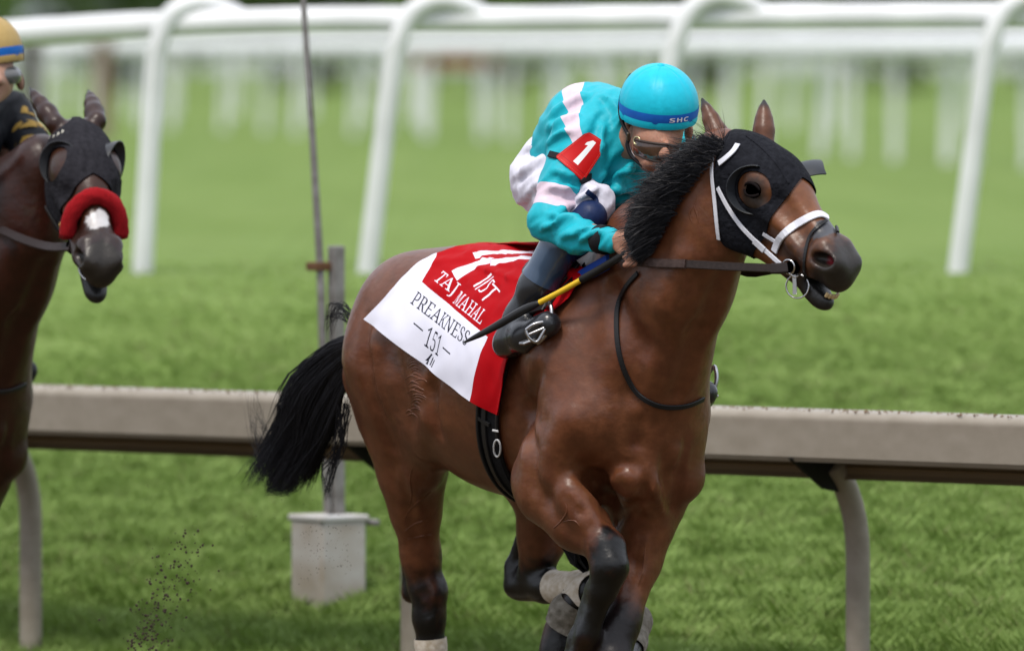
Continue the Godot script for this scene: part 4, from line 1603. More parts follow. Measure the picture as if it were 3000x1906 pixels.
func build_bridle(f: HeadFrame, head: Shape, fl: Flesh, ears: Array, eyes: Array) -> void:
	var cloth := grain(mat(lin(0.015, 0.016, 0.021), 0.85, 0.0, 0.2), noise_tex(21, 0.02, Color(0.6, 0.6, 0.62), Color(1, 1, 1)), 8.0, noise_tex(22, 0.02, Color.BLACK, Color.WHITE, true, 256, 3, 6.0), 1.5)
	var hood := thing("blinker_hood", "black cloth blinker hood with eye cups on the bay racehorse", "blinkers", f.o)
	part("hood_cloth", hood_shape(head, f, ears, eyes, 0.054), cloth, hood)
	part("hood_seam", strap_on(fl, pts([2188, 404, 2235, 440, 2280, 490, 2310, 540]), 0.006, 0.002, 0.0065, 16), cloth, hood)
	var cup_mat := mat(lin(0.020, 0.023, 0.028), 0.5, 0.0, 0.4)
	part("eye_cup", blinker_cup(f, eyes[0], 0.058, 0.062, PI * 0.62, PI * 1.70, 0.010), cup_mat, hood)
	part("eye_cup", blinker_cup(f, eyes[1], 0.066, 0.115, PI * 0.38, PI * 1.85, 0.020), cup_mat, hood)

	var white := grain(mat(lin(0.68, 0.69, 0.74), 0.55), noise_tex(23, 0.05, Color(0.9, 0.9, 0.92), Color(1, 1, 1)), 20.0)
	var steel := mat(lin(0.55, 0.55, 0.56), 0.22, 1.0)
	var black := mat(lin(0.012, 0.012, 0.013), 0.4)
	var leather := grain(mat(lin(0.034, 0.023, 0.020), 0.45), noise_tex(24, 0.03, Color(0.6, 0.58, 0.56), Color(1, 1, 1)), 12.0)
	var br := thing("racing_bridle", "white webbing bridle with ring bit and dark leather reins on the bay racehorse", "bridle", f.o)
	part("throat_strap", strap_on(fl, pts([2099, 446, 2095, 500, 2102, 580, 2112, 680, 2128, 764]), 0.0135, 0.003, 0.011), white, br)
	part("cheek_strap", strap_on(fl, pts([2112, 548, 2140, 605, 2180, 662, 2225, 708, 2262, 742, 2296, 772]), 0.0135, 0.003, 0.011), white, br)
	part("buckle_keeper", strap_on(fl, pts([2216, 700, 2248, 730]), 0.019, 0.004, 0.013, 4), white, br)
	part("brow_band", strap_on(fl, pts([2116, 480, 2135, 466, 2155, 448, 2166, 430]), 0.017, 0.003, 0.012), white, br)
	part("nose_band", strap_on(fl, pts([2272, 736, 2284, 704, 2308, 678, 2340, 655, 2380, 634, 2405, 629, 2424, 640]), 0.023, 0.005, 0.003), white, br)
	part("nose_band_hanger", strap_on(fl, pts([2238, 682, 2258, 695, 2280, 708]), 0.012, 0.003, 0.004, 8), white, br)
	part("flash_strap", strap_on(fl, pts([2420, 648, 2398, 664, 2377, 690, 2363, 735, 2359, 790, 2365, 850]), 0.010, 0.003, 0.004), black, br)
	part("buckle", strap_on(fl, pts([2436, 650, 2447, 668, 2452, 684]), 0.010, 0.006, 0.004, 6), black, br)
	var bit := at(2311, 781, f.p(0.47, 0.07, -0.1).z + 0.01)
	part("bit_ring", ring(bit, (f.r + f.h * 0.2).normalized(), 0.020, 0.0030), steel, br)
	part("bit_loop", ring(at(2337, 838, bit.z - 0.01), (f.r + Vector3(0.3, 0, 0.4)).normalized(), 0.034, 0.0026), steel, br)
	part("bit_cheek", tube(PackedVector3Array([at(2312, 800, bit.z), at(2328, 812, bit.z), at(2352, 800, bit.z - 0.01)]), 0.004, 8), steel, br)
	part("bit_drop", strap(PackedVector3Array([at(2327, 805, bit.z), at(2329, 832, bit.z), at(2329, 862, bit.z)]), PackedVector3Array([Vector3(0, 0, 1), Vector3(0, 0, 1), Vector3(0, 0, 1)]), 0.012, 0.004), steel, br)
	part("bit_guard", ball(at(2322, 784, bit.z - 0.012), 0.022), black, br)
	# the rein, a flat strap with a rubber grip at the hand
	var zs := []
	for q in [[2160, 781, 0.76], [2080, 777, 0.70], [2010, 773, 0.62], [1930, 770, 0.53], [1850, 764, 0.45]]:
		var d := ray(q[0], q[1] - 6)
		var h = body_flesh.hit(EYE + d * 27.5, d, 5.0)
		zs.append(maxf(q[2], (h.z + 0.020) if h != null else 0.0))
	var rp := curve([at(2285, 786, bit.z + 0.012), at(2160, 781, zs[0]), at(2080, 777, zs[1]), at(2010, 773, zs[2]), at(1930, 770, zs[3]), at(1850, 764, zs[4])], 24)
	var ru := PackedVector3Array()
	for k in rp.size(): ru.append(Vector3(-0.45, 0.12, 0.88).normalized())
	part("rein", strap(rp, ru, 0.024, 0.006), leather, br)
	var cuffp := curve([at(2306, 784, bit.z + 0.008), at(2280, 786, bit.z + 0.014), at(2262, 786, bit.z + 0.006)], 8)
	part("rein_end", strap(cuffp, ru.slice(0, 9), 0.031, 0.014), mat(lin(0.02, 0.014, 0.013), 0.4), br)
	var gp := curve([at(2010, 773, zs[2] + 0.003), at(1930, 771, zs[3] + 0.003), at(1862, 764, zs[4] + 0.012)], 10)
	part("rein_grip", strap(gp, ru.slice(0, 11), 0.027, 0.011), grain(mat(lin(0.075, 0.05, 0.045), 0.6), noise_tex(25, 0.02, Color(0.5, 0.45, 0.42), Color(1, 1, 1)), 9.0), br)
	# the far rein runs along the other side of the neck
	var lp := curve([f.p(0.46, -0.075, -0.10), at(2215, 800, 0.42), at(2120, 770, 0.20), at(2000, 745, 0.10), at(1960, 715, 0.16)], 20)
	var lu := PackedVector3Array()
	for k in lp.size(): lu.append(Vector3(0.84, 0.1, -0.5).normalized())
	part("rein", strap(lp, lu, 0.022, 0.005), leather, br)

func cloth_image() -> ImageTexture:
	# 1.6 x 1.3 units of cloth: x along the lower hem from its rear corner, y up from the hem
	var W := 2048
	var H := 1400
	var img := Image.create(W, H, false, Image.FORMAT_RGB8)
	var white := Color(0.81, 0.81, 0.86)
	var red := Color(0.60, 0.01, 0.05)
	var navy := Color(0.06, 0.07, 0.12)
	img.fill(white)
	var X := func(s: float) -> float: return (s + 0.15) / 2.25 * W
	var Y := func(t: float) -> float: return H - (t + 20.0) / 560.0 * H
	var poly := func(a: Array) -> PackedVector2Array:
		var o := PackedVector2Array()
		for k in range(0, a.size(), 2): o.append(Vector2(X.call(a[k]), Y.call(a[k + 1])))
		return o
	fill_poly(img, poly.call([0.255, 191, 2.1, 172, 2.1, 540, -0.05, 540, 0.0, 330, 0.20, 262]), red)
	fill_poly(img, poly.call([1.03, -20, 2.1, -20, 2.1, 190, 1.03, 190]), red)
	# white bars
	fill_poly(img, poly.call([0.40, 268, 0.50, 256, 0.57, 372, 0.47, 352]), white)
	fill_poly(img, poly.call([0.36, 345, 0.42, 336, 0.60, 450, 0.72, 540, 0.60, 540, 0.50, 450]), white)
	fill_poly(img, poly.call([0.55, 352, 0.63, 348, 0.82, 440, 0.98, 520, 0.86, 524, 0.70, 440]), white)
	var put := func(txt: String, s0: float, s1: float, t0: float, t1: float, col: Color, face: String, bold: bool, lean: float) -> void:
		stamp(img, txt, Rect2(X.call(s0), Y.call(t1), X.call(s1) - X.call(s0), Y.call(t0) - Y.call(t1)), col, face, bold, lean)
	put.call("TAJ", 0.335, 0.545, 204, 254, white, "Droid Serif", false, 0.0)
	put.call("MAHAL", 0.575, 0.915, 198, 240, white, "Droid Serif", false, 0.0)
	put.call("PREAKNESS", 0.285, 0.885, 122, 164, navy, "Droid Serif", false, 0.0)
	put.call("151", 0.505, 0.665, 48, 104, navy, "Droid Serif", false, 0.0)
	fill_poly(img, poly.call([0.385, 80, 0.47, 78, 0.47, 82, 0.385, 84]), navy)
	fill_poly(img, poly.call([0.695, 76, 0.775, 74, 0.775, 78, 0.695, 80]), navy)
	# the small emblem of slanting strokes
	fill_poly(img, poly.call([0.54, 14, 0.565, 18, 0.60, 42, 0.585, 42]), navy)
	fill_poly(img, poly.call([0.55, 8, 0.57, 8, 0.575, 22, 0.57, 22]), navy)
	fill_poly(img, poly.call([0.59, 12, 0.603, 12, 0.62, 36, 0.61, 38]), navy)
	fill_poly(img, poly.call([0.615, 10, 0.628, 10, 0.642, 32, 0.633, 34]), navy)
	# the slanting race-series mark, drawn with strokes
	var stroke := func(a: Array, w: float) -> void:
		for k in range(0, a.size() - 2, 2):
			var p := Vector2(X.call(a[k]), Y.call(a[k + 1]))
			var q := Vector2(X.call(a[k + 2]), Y.call(a[k + 3]))
			var nn := (q - p).normalized().orthogonal() * w
			fill_poly(img, PackedVector2Array([p - nn, q - nn, q + nn, p + nn]), white)
	stroke.call([0.685, 318, 0.700, 332, 0.660, 272], 7.0)
	stroke.call([0.735, 330, 0.690, 268], 6.0)
	stroke.call([0.800, 318, 0.775, 322, 0.755, 305, 0.765, 292, 0.750, 272, 0.722, 274], 6.0)
	stroke.call([0.790, 312, 0.885, 306], 6.0)
	stroke.call([0.835, 309, 0.805, 256], 7.0)
	img.generate_mipmaps()
	return ImageTexture.create_from_image(img)

func bez(a: Array, t: float) -> Vector2:
	# through the given picture points
	var m := a.size() - 1
	var k := mini(int(t * m), m - 1)
	var u := t * m - k
	var p0: Vector2 = a[maxi(k - 1, 0)]
	var p1: Vector2 = a[k]
	var p2: Vector2 = a[k + 1]
	var p3: Vector2 = a[mini(k + 2, m)]
	return p1.cubic_interpolate(p2, p0, p3, u)

func build_saddlery() -> void:
	var fl := body_flesh
	# ---- the saddle cloth: a sheet draped on the flank, laid over the spine to the far side
	var rear := pts([1448, 700, 1375, 726, 1247, 783, 1107, 952])
	var front := pts([1738, 800, 1650, 915, 1525, 1040, 1494, 1231])
	var top := pts([1448, 700, 1520, 697, 1600, 712, 1738, 800])
	var hem := pts([1107, 952, 1250, 1068, 1400, 1184, 1494, 1231])
	var nu := 64
	var nv := 56
	var cloth := Shape.new()
	var fn := FastNoiseLite.new()
	fn.seed = 31
	fn.frequency = 3.2
	fn.fractal_octaves = 2
	var nrm := PackedVector3Array()
	for j in nv + 1:
		for i in nu + 1:
			var u := float(i) / nu
			var v := float(j) / nv
			var q := bez(top, u) * (1 - v) + bez(hem, u) * v + bez(rear, v) * (1 - u) + bez(front, v) * u
			q -= (rear[0] * (1 - u) + front[0] * u) * (1 - v) + (rear[3] * (1 - u) + front[3] * u) * v
			var d := ray(q.x, q.y)
			var h = fl.hit(EYE + d * 27.5, d, 5.0)
			var p: Vector3
			if h == null:
				p = Vector3.INF
			else:
				p = h
			cloth.v.append(p)
	# where the sheet passes above the outline of the back, go on from the row below
	for j in range(nv, -1, -1):
		for i in nu + 1:
			var k := j * (nu + 1) + i
			if cloth.v[k] == Vector3.INF:
				var below := cloth.v[k + nu + 1]
				var u := float(i) / nu
				var v := float(j) / nv
				cloth.v[k] = below - SIDE * 0.012
				cloth.v[k].y = maxf(below.y, 1.49)
	# ease the sheet: cloth does not follow every hollow
	for pass_no in 14:
		var cp := cloth.v.duplicate()
		for j in nv + 1:
			for i in nu + 1:
				var k := j * (nu + 1) + i
				var s := Vector3.ZERO
				var w := 0.0
				if i > 0 and i < nu:
					s += cp[k - 1] + cp[k + 1]; w += 2
				if j > 0 and j < nv:
					s += cp[k - nu - 1] + cp[k + nu + 1]; w += 2
				if w > 0.0:
					cloth.v[k] = cp[k].lerp(s / w, 0.5)
	# hold the hem's corner where it flies off, stand the sheet proud of the hair and fold it
	var out := (SIDE * 0.8 + UP * 0.3 - FWD * 0.1).normalized()
	var a3 := Vector3.ZERO
	for j in nv + 1:
		for i in nu + 1:
			var k := j * (nu + 1) + i
			var u := float(i) / nu
			var v := float(j) / nv
			var lift := 0.018 + 0.018 * (1 - u) * v * v + 0.020 * smoothstep(0.6, 1.0, u) * v
			var fold := 0.008 * fn.get_noise_2d(u * 1.1 + v * 0.6, v * 0.5 - u * 0.3) + 0.016 * (1.0 - v) * fn.get_noise_2d(u * 2.6 - v * 1.5 + 7.0, v * 1.4 + u) + 0.010 * v * v * sin(u * 13.0 + 3.0 * fn.get_noise_2d(u * 0.7, 3.0)) + 0.022 * pow(maxf(0.0, 1.0 - u * 5.0), 2.0) * v
			fold += 0.014 * exp(-pow((v - 0.20 - 0.10 * sin(u * 5.0)) / 0.05, 2.0)) * smoothstep(0.1, 0.4, u)
			fold += 0.012 * exp(-pow((v - 0.40 + 0.25 * (u - 0.35)) / 0.03, 2.0)) * smoothstep(0.2, 0.35, u) * (1.0 - smoothstep(0.6, 0.75, u))
			cloth.v[k] += out * (lift + fold)
	for j in nv:
		for i in nu:
			var k := j * (nu + 1) + i
			cloth.i.append_array([k, k + 1, k + nu + 1, k + 1, k + nu + 2, k + nu + 1])
	cloth.smooth()
	if cloth.n[nv / 2 * (nu + 1) + nu / 2].dot(out) < 0.0:
		for k in range(0, cloth.i.size(), 3):
			var t := cloth.i[k + 1]
			cloth.i[k + 1] = cloth.i[k + 2]
			cloth.i[k + 2] = t
		cloth.smooth()
	# its own flat measure: along the hem and up the letters
	var corner := cloth.v[nv * (nu + 1)]
	var hemv := cloth.v[nv * (nu + 1) + int(nu * 0.667)] - corner
	var upv := at(1107 + 0.38 * 300, 952 - 0.92 * 300, corner.z - 0.02) - corner
	var e1 := hemv
	var e2 := upv / 300.0
	var g11 := e1.dot(e1); var g12 := e1.dot(e2); var g22 := e2.dot(e2)
	var det := g11 * g22 - g12 * g12
	for k in cloth.v.size():
		var w := cloth.v[k] - corner
		var b1 := w.dot(e1); var b2 := w.dot(e2)
		var s := (b1 * g22 - b2 * g12) / det
		var t := (b2 * g11 - b1 * g12) / det
		cloth.uv.append(Vector2(clampf((s + 0.15) / 2.25, 0.002, 0.998), clampf(1.0 - (t + 20.0) / 560.0, 0.002, 0.998)))
	var cm := mat(Color.WHITE, 0.7, 0.0, 0.2)
	cm.albedo_texture = cloth_image()
	cm.cull_mode = BaseMaterial3D.CULL_DISABLED
	var ct := thing("saddle_cloth", "red and white saddle cloth lettered with names over the bay horse's back", "saddle cloth", hl(-0.3, 0.15, 1.4))
	part("cloth_sheet", cloth.shell(0.004), cm, ct)
	# the far half hangs down the other side
	var far := Shape.new()
	for j in 9:
		for i in 13:
			var f2 := lerpf(-0.72, 0.02, i / 12.0)
			var v := j / 8.0
			far.v.append(hl(f2, -0.02 - 0.31 * sin(v * 1.35), 1.545 - 0.42 * v * v - 0.03 * absf(f2 + 0.35)))
	for j in 8:
		for i in 12:
			var k := j * 13 + i
			far.i.append_array([k, k + 13, k + 1, k + 1, k + 13, k + 14])
	far.smooth()
	var red := mat(Color(0.66, 0.02, 0.07), 0.62)
	red.cull_mode = BaseMaterial3D.CULL_DISABLED
	part("cloth_far_side", far.shell(0.004), red, ct)

	# ---- saddle
	var black := mat(lin(0.010, 0.010, 0.011), 0.45, 0.0, 0.3)
	var dull := grain(mat(lin(0.011, 0.011, 0.013), 0.8, 0.0, 0.2), noise_tex(33, 0.03, Color(0.6, 0.6, 0.6), Color(1, 1, 1)), 9.0)
	var steel := mat(lin(0.36, 0.36, 0.37), 0.34, 1.0)
	var sd := thing("racing_saddle", "small black racing saddle with steel stirrups and black girth under the jockey", "saddle", hl(-0.2, 0, 1.5))
	var seat := Flesh.new()
	seat.chain([[hl(-0.30, 0, 1.535), 0.025], [hl(-0.20, 0, 1.535), 0.040], [hl(-0.06, 0, 1.545), 0.040], [hl(0.04, 0, 1.56), 0.028]], 0.06)
	seat.ell(hl(-0.12, 0.10, 1.50), Basis(FWD, (SIDE - UP * 0.6).normalized(), (UP + SIDE * 0.6).normalized()), Vector3(0.14, 0.12, 0.020), 0.03)
	seat.ell(hl(-0.12, -0.10, 1.50), Basis(FWD, (-SIDE - UP * 0.6).normalized(), (UP - SIDE * 0.6).normalized()), Vector3(0.14, 0.12, 0.020), 0.03)
	part("seat", seat.shape(0.010), black, sd)
	part("flap", strap_on(fl, pts([1700, 770, 1655, 815, 1610, 870, 1580, 930]), 0.10, 0.008, 0.022, 14), black, sd)
	part("pad", strap_on(fl, pts([1800, 768, 1760, 792, 1722, 815, 1690, 838]), 0.045, 0.010, 0.016, 14), mat(lin(0.01, 0.05, 0.30), 0.7), sd)
	var girth := part("girth", girth_ring(0.0, 0.100, 0.007, 0.004, -0.35, 2.15), dull, sd)
	part("girth_edge", girth_ring(-0.047, 0.012, 0.009, 0.008, -0.35, 2.15), black, girth)
	part("girth_edge", girth_ring(0.047, 0.012, 0.009, 0.008, -0.35, 2.15), black, girth)
	part("girth_billet", girth_ring(-0.014, 0.022, 0.006, 0.010, -0.35, 1.75), black, girth)
	part("girth_loop", girth_ring(-0.010, 0.060, 0.006, 0.012, 0.20, 0.24), black, girth)
	# figures chalked on the girth
	var chalk := mat(lin(0.5, 0.5, 0.5), 0.9)
	part("girth_number", strap_on(fl, pts([1458, 1254, 1474, 1257]), 0.006, 0.004, 0.018, 3), chalk, girth)
	var zero := []
	for k in 17:
		zero.append(Vector2(1470 + 10 * sin(TAU * k / 16.0), 1304 + 24 * cos(TAU * k / 16.0)))
	part("girth_number", strap_on(fl, zero, 0.005, 0.004, 0.018, 32), chalk, girth)
	# stirrups: an arch, a tread and the leather
	for sgn in [1.0, -1.0]:
		var z := 0.30
		var arch := [at(1574, 1006, z), at(1596, 985, z + 0.01), at(1612, 950, z + 0.015), at(1617, 915, z + 0.01), at(1611, 888, z - 0.01), at(1600, 900, z - 0.06), at(1575, 935, z - 0.10), at(1548, 975, z - 0.10)]
		var tread := Transform3D(Basis(Vector3(0.82, 0.30, -0.48).normalized(), Vector3(-0.3, 0.95, 0.1).normalized(), Vector3(0.48, 0.0, 0.87).normalized()), at(1572, 990, z - 0.03))
		if sgn < 0.0:
			var sh := at(2083, 1145, -0.08) - at(1600, 960, z)
			for k in arch.size(): arch[k] += sh
			tread.origin += sh
		var st := part("stirrup", tube(curve(arch, 24), 0.0065, 8), steel, sd)
		part("stirrup_tread", box_shape(Vector3(0.11, 0.010, 0.034), 0.004, tread), steel, st)
		if sgn > 0.0:
			# the side of the iron: a plate with two slots
			var rim := curve([at(1541, 966, z + 0.030), at(1566, 949, z + 0.034), at(1602, 944, z + 0.026), at(1592, 972, z + 0.030), at(1573, 1001, z + 0.030), at(1550, 988, z + 0.032), at(1541, 966, z + 0.030)], 30)
			part("stirrup_side", tube(rim, 0.0052, 8, false), steel, st)
			part("stirrup_bar", tube(PackedVector3Array([at(1550, 980, z + 0.032), at(1594, 960, z + 0.030)]), 0.0048, 8), steel, st)
		if sgn > 0.0:
			part("stirrup_leather", strap(curve([at(1612, 890, z - 0.01), at(1640, 850, z - 0.04), at(1690, 800, z - 0.10), at(1715, 770, z - 0.16)], 10), PackedVector3Array([SIDE, SIDE, SIDE, SIDE, SIDE, SIDE, SIDE, SIDE, SIDE, SIDE, SIDE]), 0.018, 0.004), dull, sd)

	# ---- breast strap round the base of the neck
	var bs := thing("breast_strap", "thin black leather breast strap round the bay horse's neck", "strap", hl(0.15, 0, 1.2))
	part("strap", strap_on(fl, pts([1872, 800, 1838, 838, 1814, 890, 1808, 950, 1814, 1030, 1836, 1100, 1870, 1152, 1915, 1182, 1965, 1192, 2015, 1186, 2058, 1168]), 0.015, 0.005, 0.003, 60), black, bs)

# a band round the barrel behind the elbows; shift moves it along the horse
func girth_ring(shift: float, width: float, thick: float, lift: float, from: float, to: float) -> Shape:
	var ax := (UP + FWD * 0.36).normalized()
	var c := hl(-0.215 + shift, 0, 1.08)
	var path := PackedVector3Array()
	var ups := PackedVector3Array()
	var m := maxi(int(absf(to - from) * 16.0), 3)
	for k in m + 1:
		var t := lerpf(from, to, float(k) / m)
		var d := SIDE * cos(t) - ax * sin(t)
		var h = body_flesh.hit(c + d * 0.62, -d, 0.8)
		if h == null: continue
		path.append(h + d * (lift + thick * 0.5))
		ups.append((d * 0.6 + body_flesh.slope(h) * 0.4).normalized())
	for pass_no in 3:
		var cp := path.duplicate()
		for k in range(1, path.size() - 1): path[k] = (cp[k - 1] + cp[k] * 2 + cp[k + 1]) * 0.25
	return strap(path, ups, width, thick)

# ---------------------------------------------------------------- the jockeys
class Rider:
	var jacket: Shape
	var stripes: Shape
	var breeches: Shape
	var knees: Shape
	var boots: Shape
	var boot_tops: Shape
	var skin: Shape
	var helmet: Shape
	var band: Shape
	var button: Shape
	var jacket_flesh: Flesh
	var breeches_flesh: Flesh

func helmet_shape(c: Vector3, b: Basis, r: Vector3, from: float, to: float, seams := true, grow := 0.0, flare := 0.0) -> Shape:
	var o := Shape.new()
	var m := 40
	var w := 72
	for a in m + 1:
		var t := lerpf(from, to, float(a) / m)
		for k in w:
			var u := TAU * k / w
			var rr := r + Vector3.ONE * grow
			# panel seams pull the cover in slightly
			var s := 0.0
			if seams:
				var f := fposmod(u / TAU * 6.0 + 0.5, 1.0) - 0.5
				s = -0.0022 * exp(-pow(f / 0.035, 2.0)) * smoothstep(0.0, 0.25, t)
			var e := flare * smoothstep(0.85, 1.0, float(a) / m)
			var q := Vector3(sin(t) * cos(u) * (rr.x + s + e), cos(t) * (rr.y + s), sin(t) * sin(u) * (rr.z + s + e))
			o.v.append(c + b * q)
	for a in m:
		for k in w:
			var p := a * w + k
			var q := a * w + (k + 1) % w
			o.i.append_array([p, q, p + w, q, q + w, p + w])
	o.smooth()
	if o.n[(m / 2) * w].dot(o.v[(m / 2) * w] - c) < 0.0:
		for k in range(0, o.i.size(), 3):
			var t := o.i[k + 1]
			o.i[k + 1] = o.i[k + 2]
			o.i[k + 2] = t
		o.smooth()
	return o

var helmet_c: Vector3
var helmet_b: Basis

func rider_shapes() -> Rider:
	var o := Rider.new()
	# ---- silks
	var j := Flesh.new()
	j.chain([[at(1640, 480, -0.27), 0.115], [at(1730, 390, -0.12), 0.130], [at(1800, 385, 0.0), 0.118]], 0.08)
	j.chain([[at(1700, 500, -0.20), 0.115], [at(1790, 480, -0.03), 0.120], [at(1835, 530, -0.01), 0.080]], 0.08)
	j.cone(at(1800, 385, 0.0), at(1698, 420, 0.09), 0.095, 0.078, 0.06)
	j.cone(at(1815, 395, -0.03), at(1965, 430, -0.11), 0.090, 0.070, 0.06)
	j.chain([[at(1692, 425, 0.10), 0.076], [at(1652, 530, 0.14), 0.064], [at(1612, 642, 0.19), 0.057]], 0.04)
	j.chain([[at(1610, 652, 0.20), 0.056], [at(1690, 690, 0.32), 0.046], [at(1800, 706, 0.46), 0.034]], 0.035)
	j.chain([[at(1968, 435, -0.11), 0.068], [at(2010, 560, -0.05), 0.058], [at(2010, 660, 0.02), 0.052]], 0.04)
	j.chain([[at(2010, 665, 0.03), 0.050], [at(1985, 700, 0.14), 0.040], [at(1965, 712, 0.20), 0.033]], 0.04)
	# folds at the elbow, the armpit and across the back
	j.cone(at(1770, 600, 0.10), at(1850, 480, 0.14), 0.016, 0.010, 0.03)
	j.cone(at(1750, 540, 0.12), at(1760, 430, 0.16), 0.014, 0.010, 0.03)
	fold_lines(j, [[1772, 320, 1742, 390, 1745, 450], [1765, 545, 1800, 480, 1850, 440], [1770, 560, 1820, 530, 1868, 500], [1778, 580, 1815, 575, 1850, 580],
		[1618, 515, 1660, 535, 1700, 540], [1606, 565, 1650, 575, 1690, 570], [1640, 632, 1680, 620, 1712, 600], [1600, 640, 1640, 655, 1690, 645], [1592, 690, 1630, 675, 1670, 640],
		[1650, 712, 1700, 700, 1740, 672], [1700, 722, 1735, 710, 1760, 690], [1625, 350, 1670, 310, 1720, 290], [1612, 395, 1650, 365, 1690, 350], [1612, 430, 1640, 410, 1670, 402], [1760, 290, 1790, 330, 1785, 370]], 0.0085, 0.022)
	o.jacket_flesh = j
	# ---- breeches
	var b := Flesh.new()
	b.chain([[at(1625, 510, -0.30), 0.115], [at(1650, 480, -0.25), 0.11]], 0.05)
	b.chain([[at(1606, 525, -0.22), 0.113], [at(1680, 570, 0.03), 0.088], [at(1742, 592, 0.17), 0.054]], 0.05)
	b.chain([[at(1700, 520, -0.34), 0.110], [at(1860, 610, -0.08), 0.080], [at(1990, 640, 0.03), 0.060]], 0.05)
	b.chain([[at(1742, 596, 0.17), 0.054], [at(1660, 720, 0.18), 0.048]], 0.03)
	fold_lines(b, [[1515, 455, 1555, 445, 1600, 452], [1500, 545, 1560, 500, 1610, 470], [1535, 610, 1570, 560, 1625, 540], [1690, 560, 1720, 570, 1745, 600], [1700, 600, 1730, 590, 1760, 570]], 0.0085, 0.022)
	o.breeches_flesh = b
	# ---- knees, boots
	var kn := Flesh.new()
	kn.chain([[at(1730, 634, 0.215), 0.050], [at(1690, 690, 0.21), 0.052], [at(1650, 730, 0.20), 0.050]], 0.03)
	kn.chain([[at(2000, 660, 0.04), 0.058], [at(2030, 860, -0.08), 0.050]], 0.03)
	var bt := Flesh.new()
	bt.chain([[at(1640, 722, 0.20), 0.057], [at(1575, 840, 0.17), 0.053], [at(1525, 930, 0.14), 0.045], [at(1500, 985, 0.12), 0.045]], 0.03)
	bt.chain([[at(1482, 1010, 0.10), 0.040], [at(1540, 985, 0.20), 0.044], [at(1606, 948, 0.30), 0.038]], 0.03)
	bt.chain([[at(2020, 800, -0.06), 0.055], [at(2030, 1000, -0.16), 0.048], [at(2035, 1110, -0.20), 0.044]], 0.03)
	bt.chain([[at(2030, 1160, -0.23), 0.040], [at(2050, 1155, -0.14), 0.042], [at(2066, 1150, -0.05), 0.038]], 0.03)
	# ---- the rider's own body: trunk and limbs inside the clothes, with head and hands
	var sk := Flesh.new()
	sk.chain([[at(1640, 490, -0.27), 0.09], [at(1740, 420, -0.10), 0.10], [at(1800, 395, 0.0), 0.09], [at(1845, 410, 0.06), 0.055], [at(1895, 400, 0.14), 0.055]], 0.05)
	sk.chain([[at(1620, 520, -0.22), 0.085], [at(1735, 600, 0.17), 0.04], [at(1640, 730, 0.19), 0.038], [at(1510, 960, 0.13), 0.03], [at(1600, 955, 0.29), 0.025]], 0.03)
	sk.chain([[at(1700, 520, -0.34), 0.085], [at(1990, 645, 0.03), 0.04], [at(2030, 1000, -0.16), 0.035], [at(2060, 1150, -0.06), 0.025]], 0.03)
	sk.chain([[at(1800, 395, 0.0), 0.06], [at(1695, 425, 0.10), 0.05], [at(1612, 645, 0.19), 0.036], [at(1810, 708, 0.47), 0.026]], 0.03)
	sk.chain([[at(1815, 400, -0.03), 0.06], [at(1965, 435, -0.11), 0.05], [at(2008, 660, 0.02), 0.036], [at(1965, 712, 0.20), 0.026]], 0.03)
	var hd := Flesh.new()
	var hb := Basis(Vector3(0.93, 0.06, -0.36).normalized(), Vector3(0.05, 0.96, 0.27).normalized(), Vector3(0.36, -0.26, 0.90).normalized()).orthonormalized()
	hd.ell(at(1930, 335, 0.17), hb, Vector3(0.076, 0.10, 0.098), 0.03)
	hd.ell(at(1925, 405, 0.20), hb, Vector3(0.068, 0.070, 0.070), 0.03)
	hd.chain([[at(1925, 430, 0.235), 0.046], [at(1908, 468, 0.25), 0.028]], 0.03)
	hd.cone(at(1866, 425, 0.18), at(1895, 478, 0.235), 0.024, 0.018, 0.03)
	hd.cone(at(1965, 425, 0.16), at(1925, 480, 0.235), 0.024, 0.018, 0.03)
	hd.cone(at(1952, 418, 0.288), at(1947, 450, 0.310), 0.010, 0.015, 0.014)
	hd.cone(at(1935, 452, 0.295), at(1957, 453, 0.292), 0.010, 0.010, 0.012)
	hd.cone(at(1898, 470, 0.268), at(1935, 470, 0.283), 0.009, 0.009, 0.012)
	hd.cone(at(1892, 474, 0.292), at(1944, 473, 0.303), 0.0022, 0.0022, 0.006, true)
	hd.cone(at(1898, 479, 0.266), at(1930, 480, 0.277), 0.010, 0.010, 0.012)
	hd.ell(at(1836, 385, 0.13), hb, Vector3(0.012, 0.032, 0.020), 0.012)
	hd.ell(at(2018, 385, 0.06), hb, Vector3(0.012, 0.032, 0.020), 0.012)
	# the right hand closed on the rein and the whip
	var hn := Flesh.new()
	hn.cone(at(1800, 706, 0.465), at(1848, 712, 0.495), 0.027, 0.030, 0.02)
	hn.cone(at(1822, 700, 0.475), at(1856, 698, 0.490), 0.022, 0.022, 0.02)
	for k in 4:
		var kn0 := at(1864 - 2.5 * k, 690 + 15.5 * k, 0.500 + 0.004 * k)
		var mid := kn0 + Vector3(0.022 - 0.003 * k, -0.012, 0.022)
		var tip := mid + Vector3(-0.012, -0.022, 0.010)
		var end := tip + Vector3(-0.026, -0.004, 0.002)
		hn.cone(at(1832, 700 + 9 * k, 0.490), kn0, 0.012, 0.0105, 0.010)
		hn.chain([[kn0, 0.0105], [mid, 0.0098], [tip, 0.0088], [end, 0.0078]], 0.005)
	hn.chain([[at(1815, 728, 0.492), 0.014], [at(1838, 752, 0.517), 0.0115], [at(1866, 762, 0.530), 0.0095]], 0.010)
	var hn2 := Flesh.new()
	hn2.cone(at(1968, 712, 0.19), at(1940, 716, 0.24), 0.026, 0.028, 0.02)
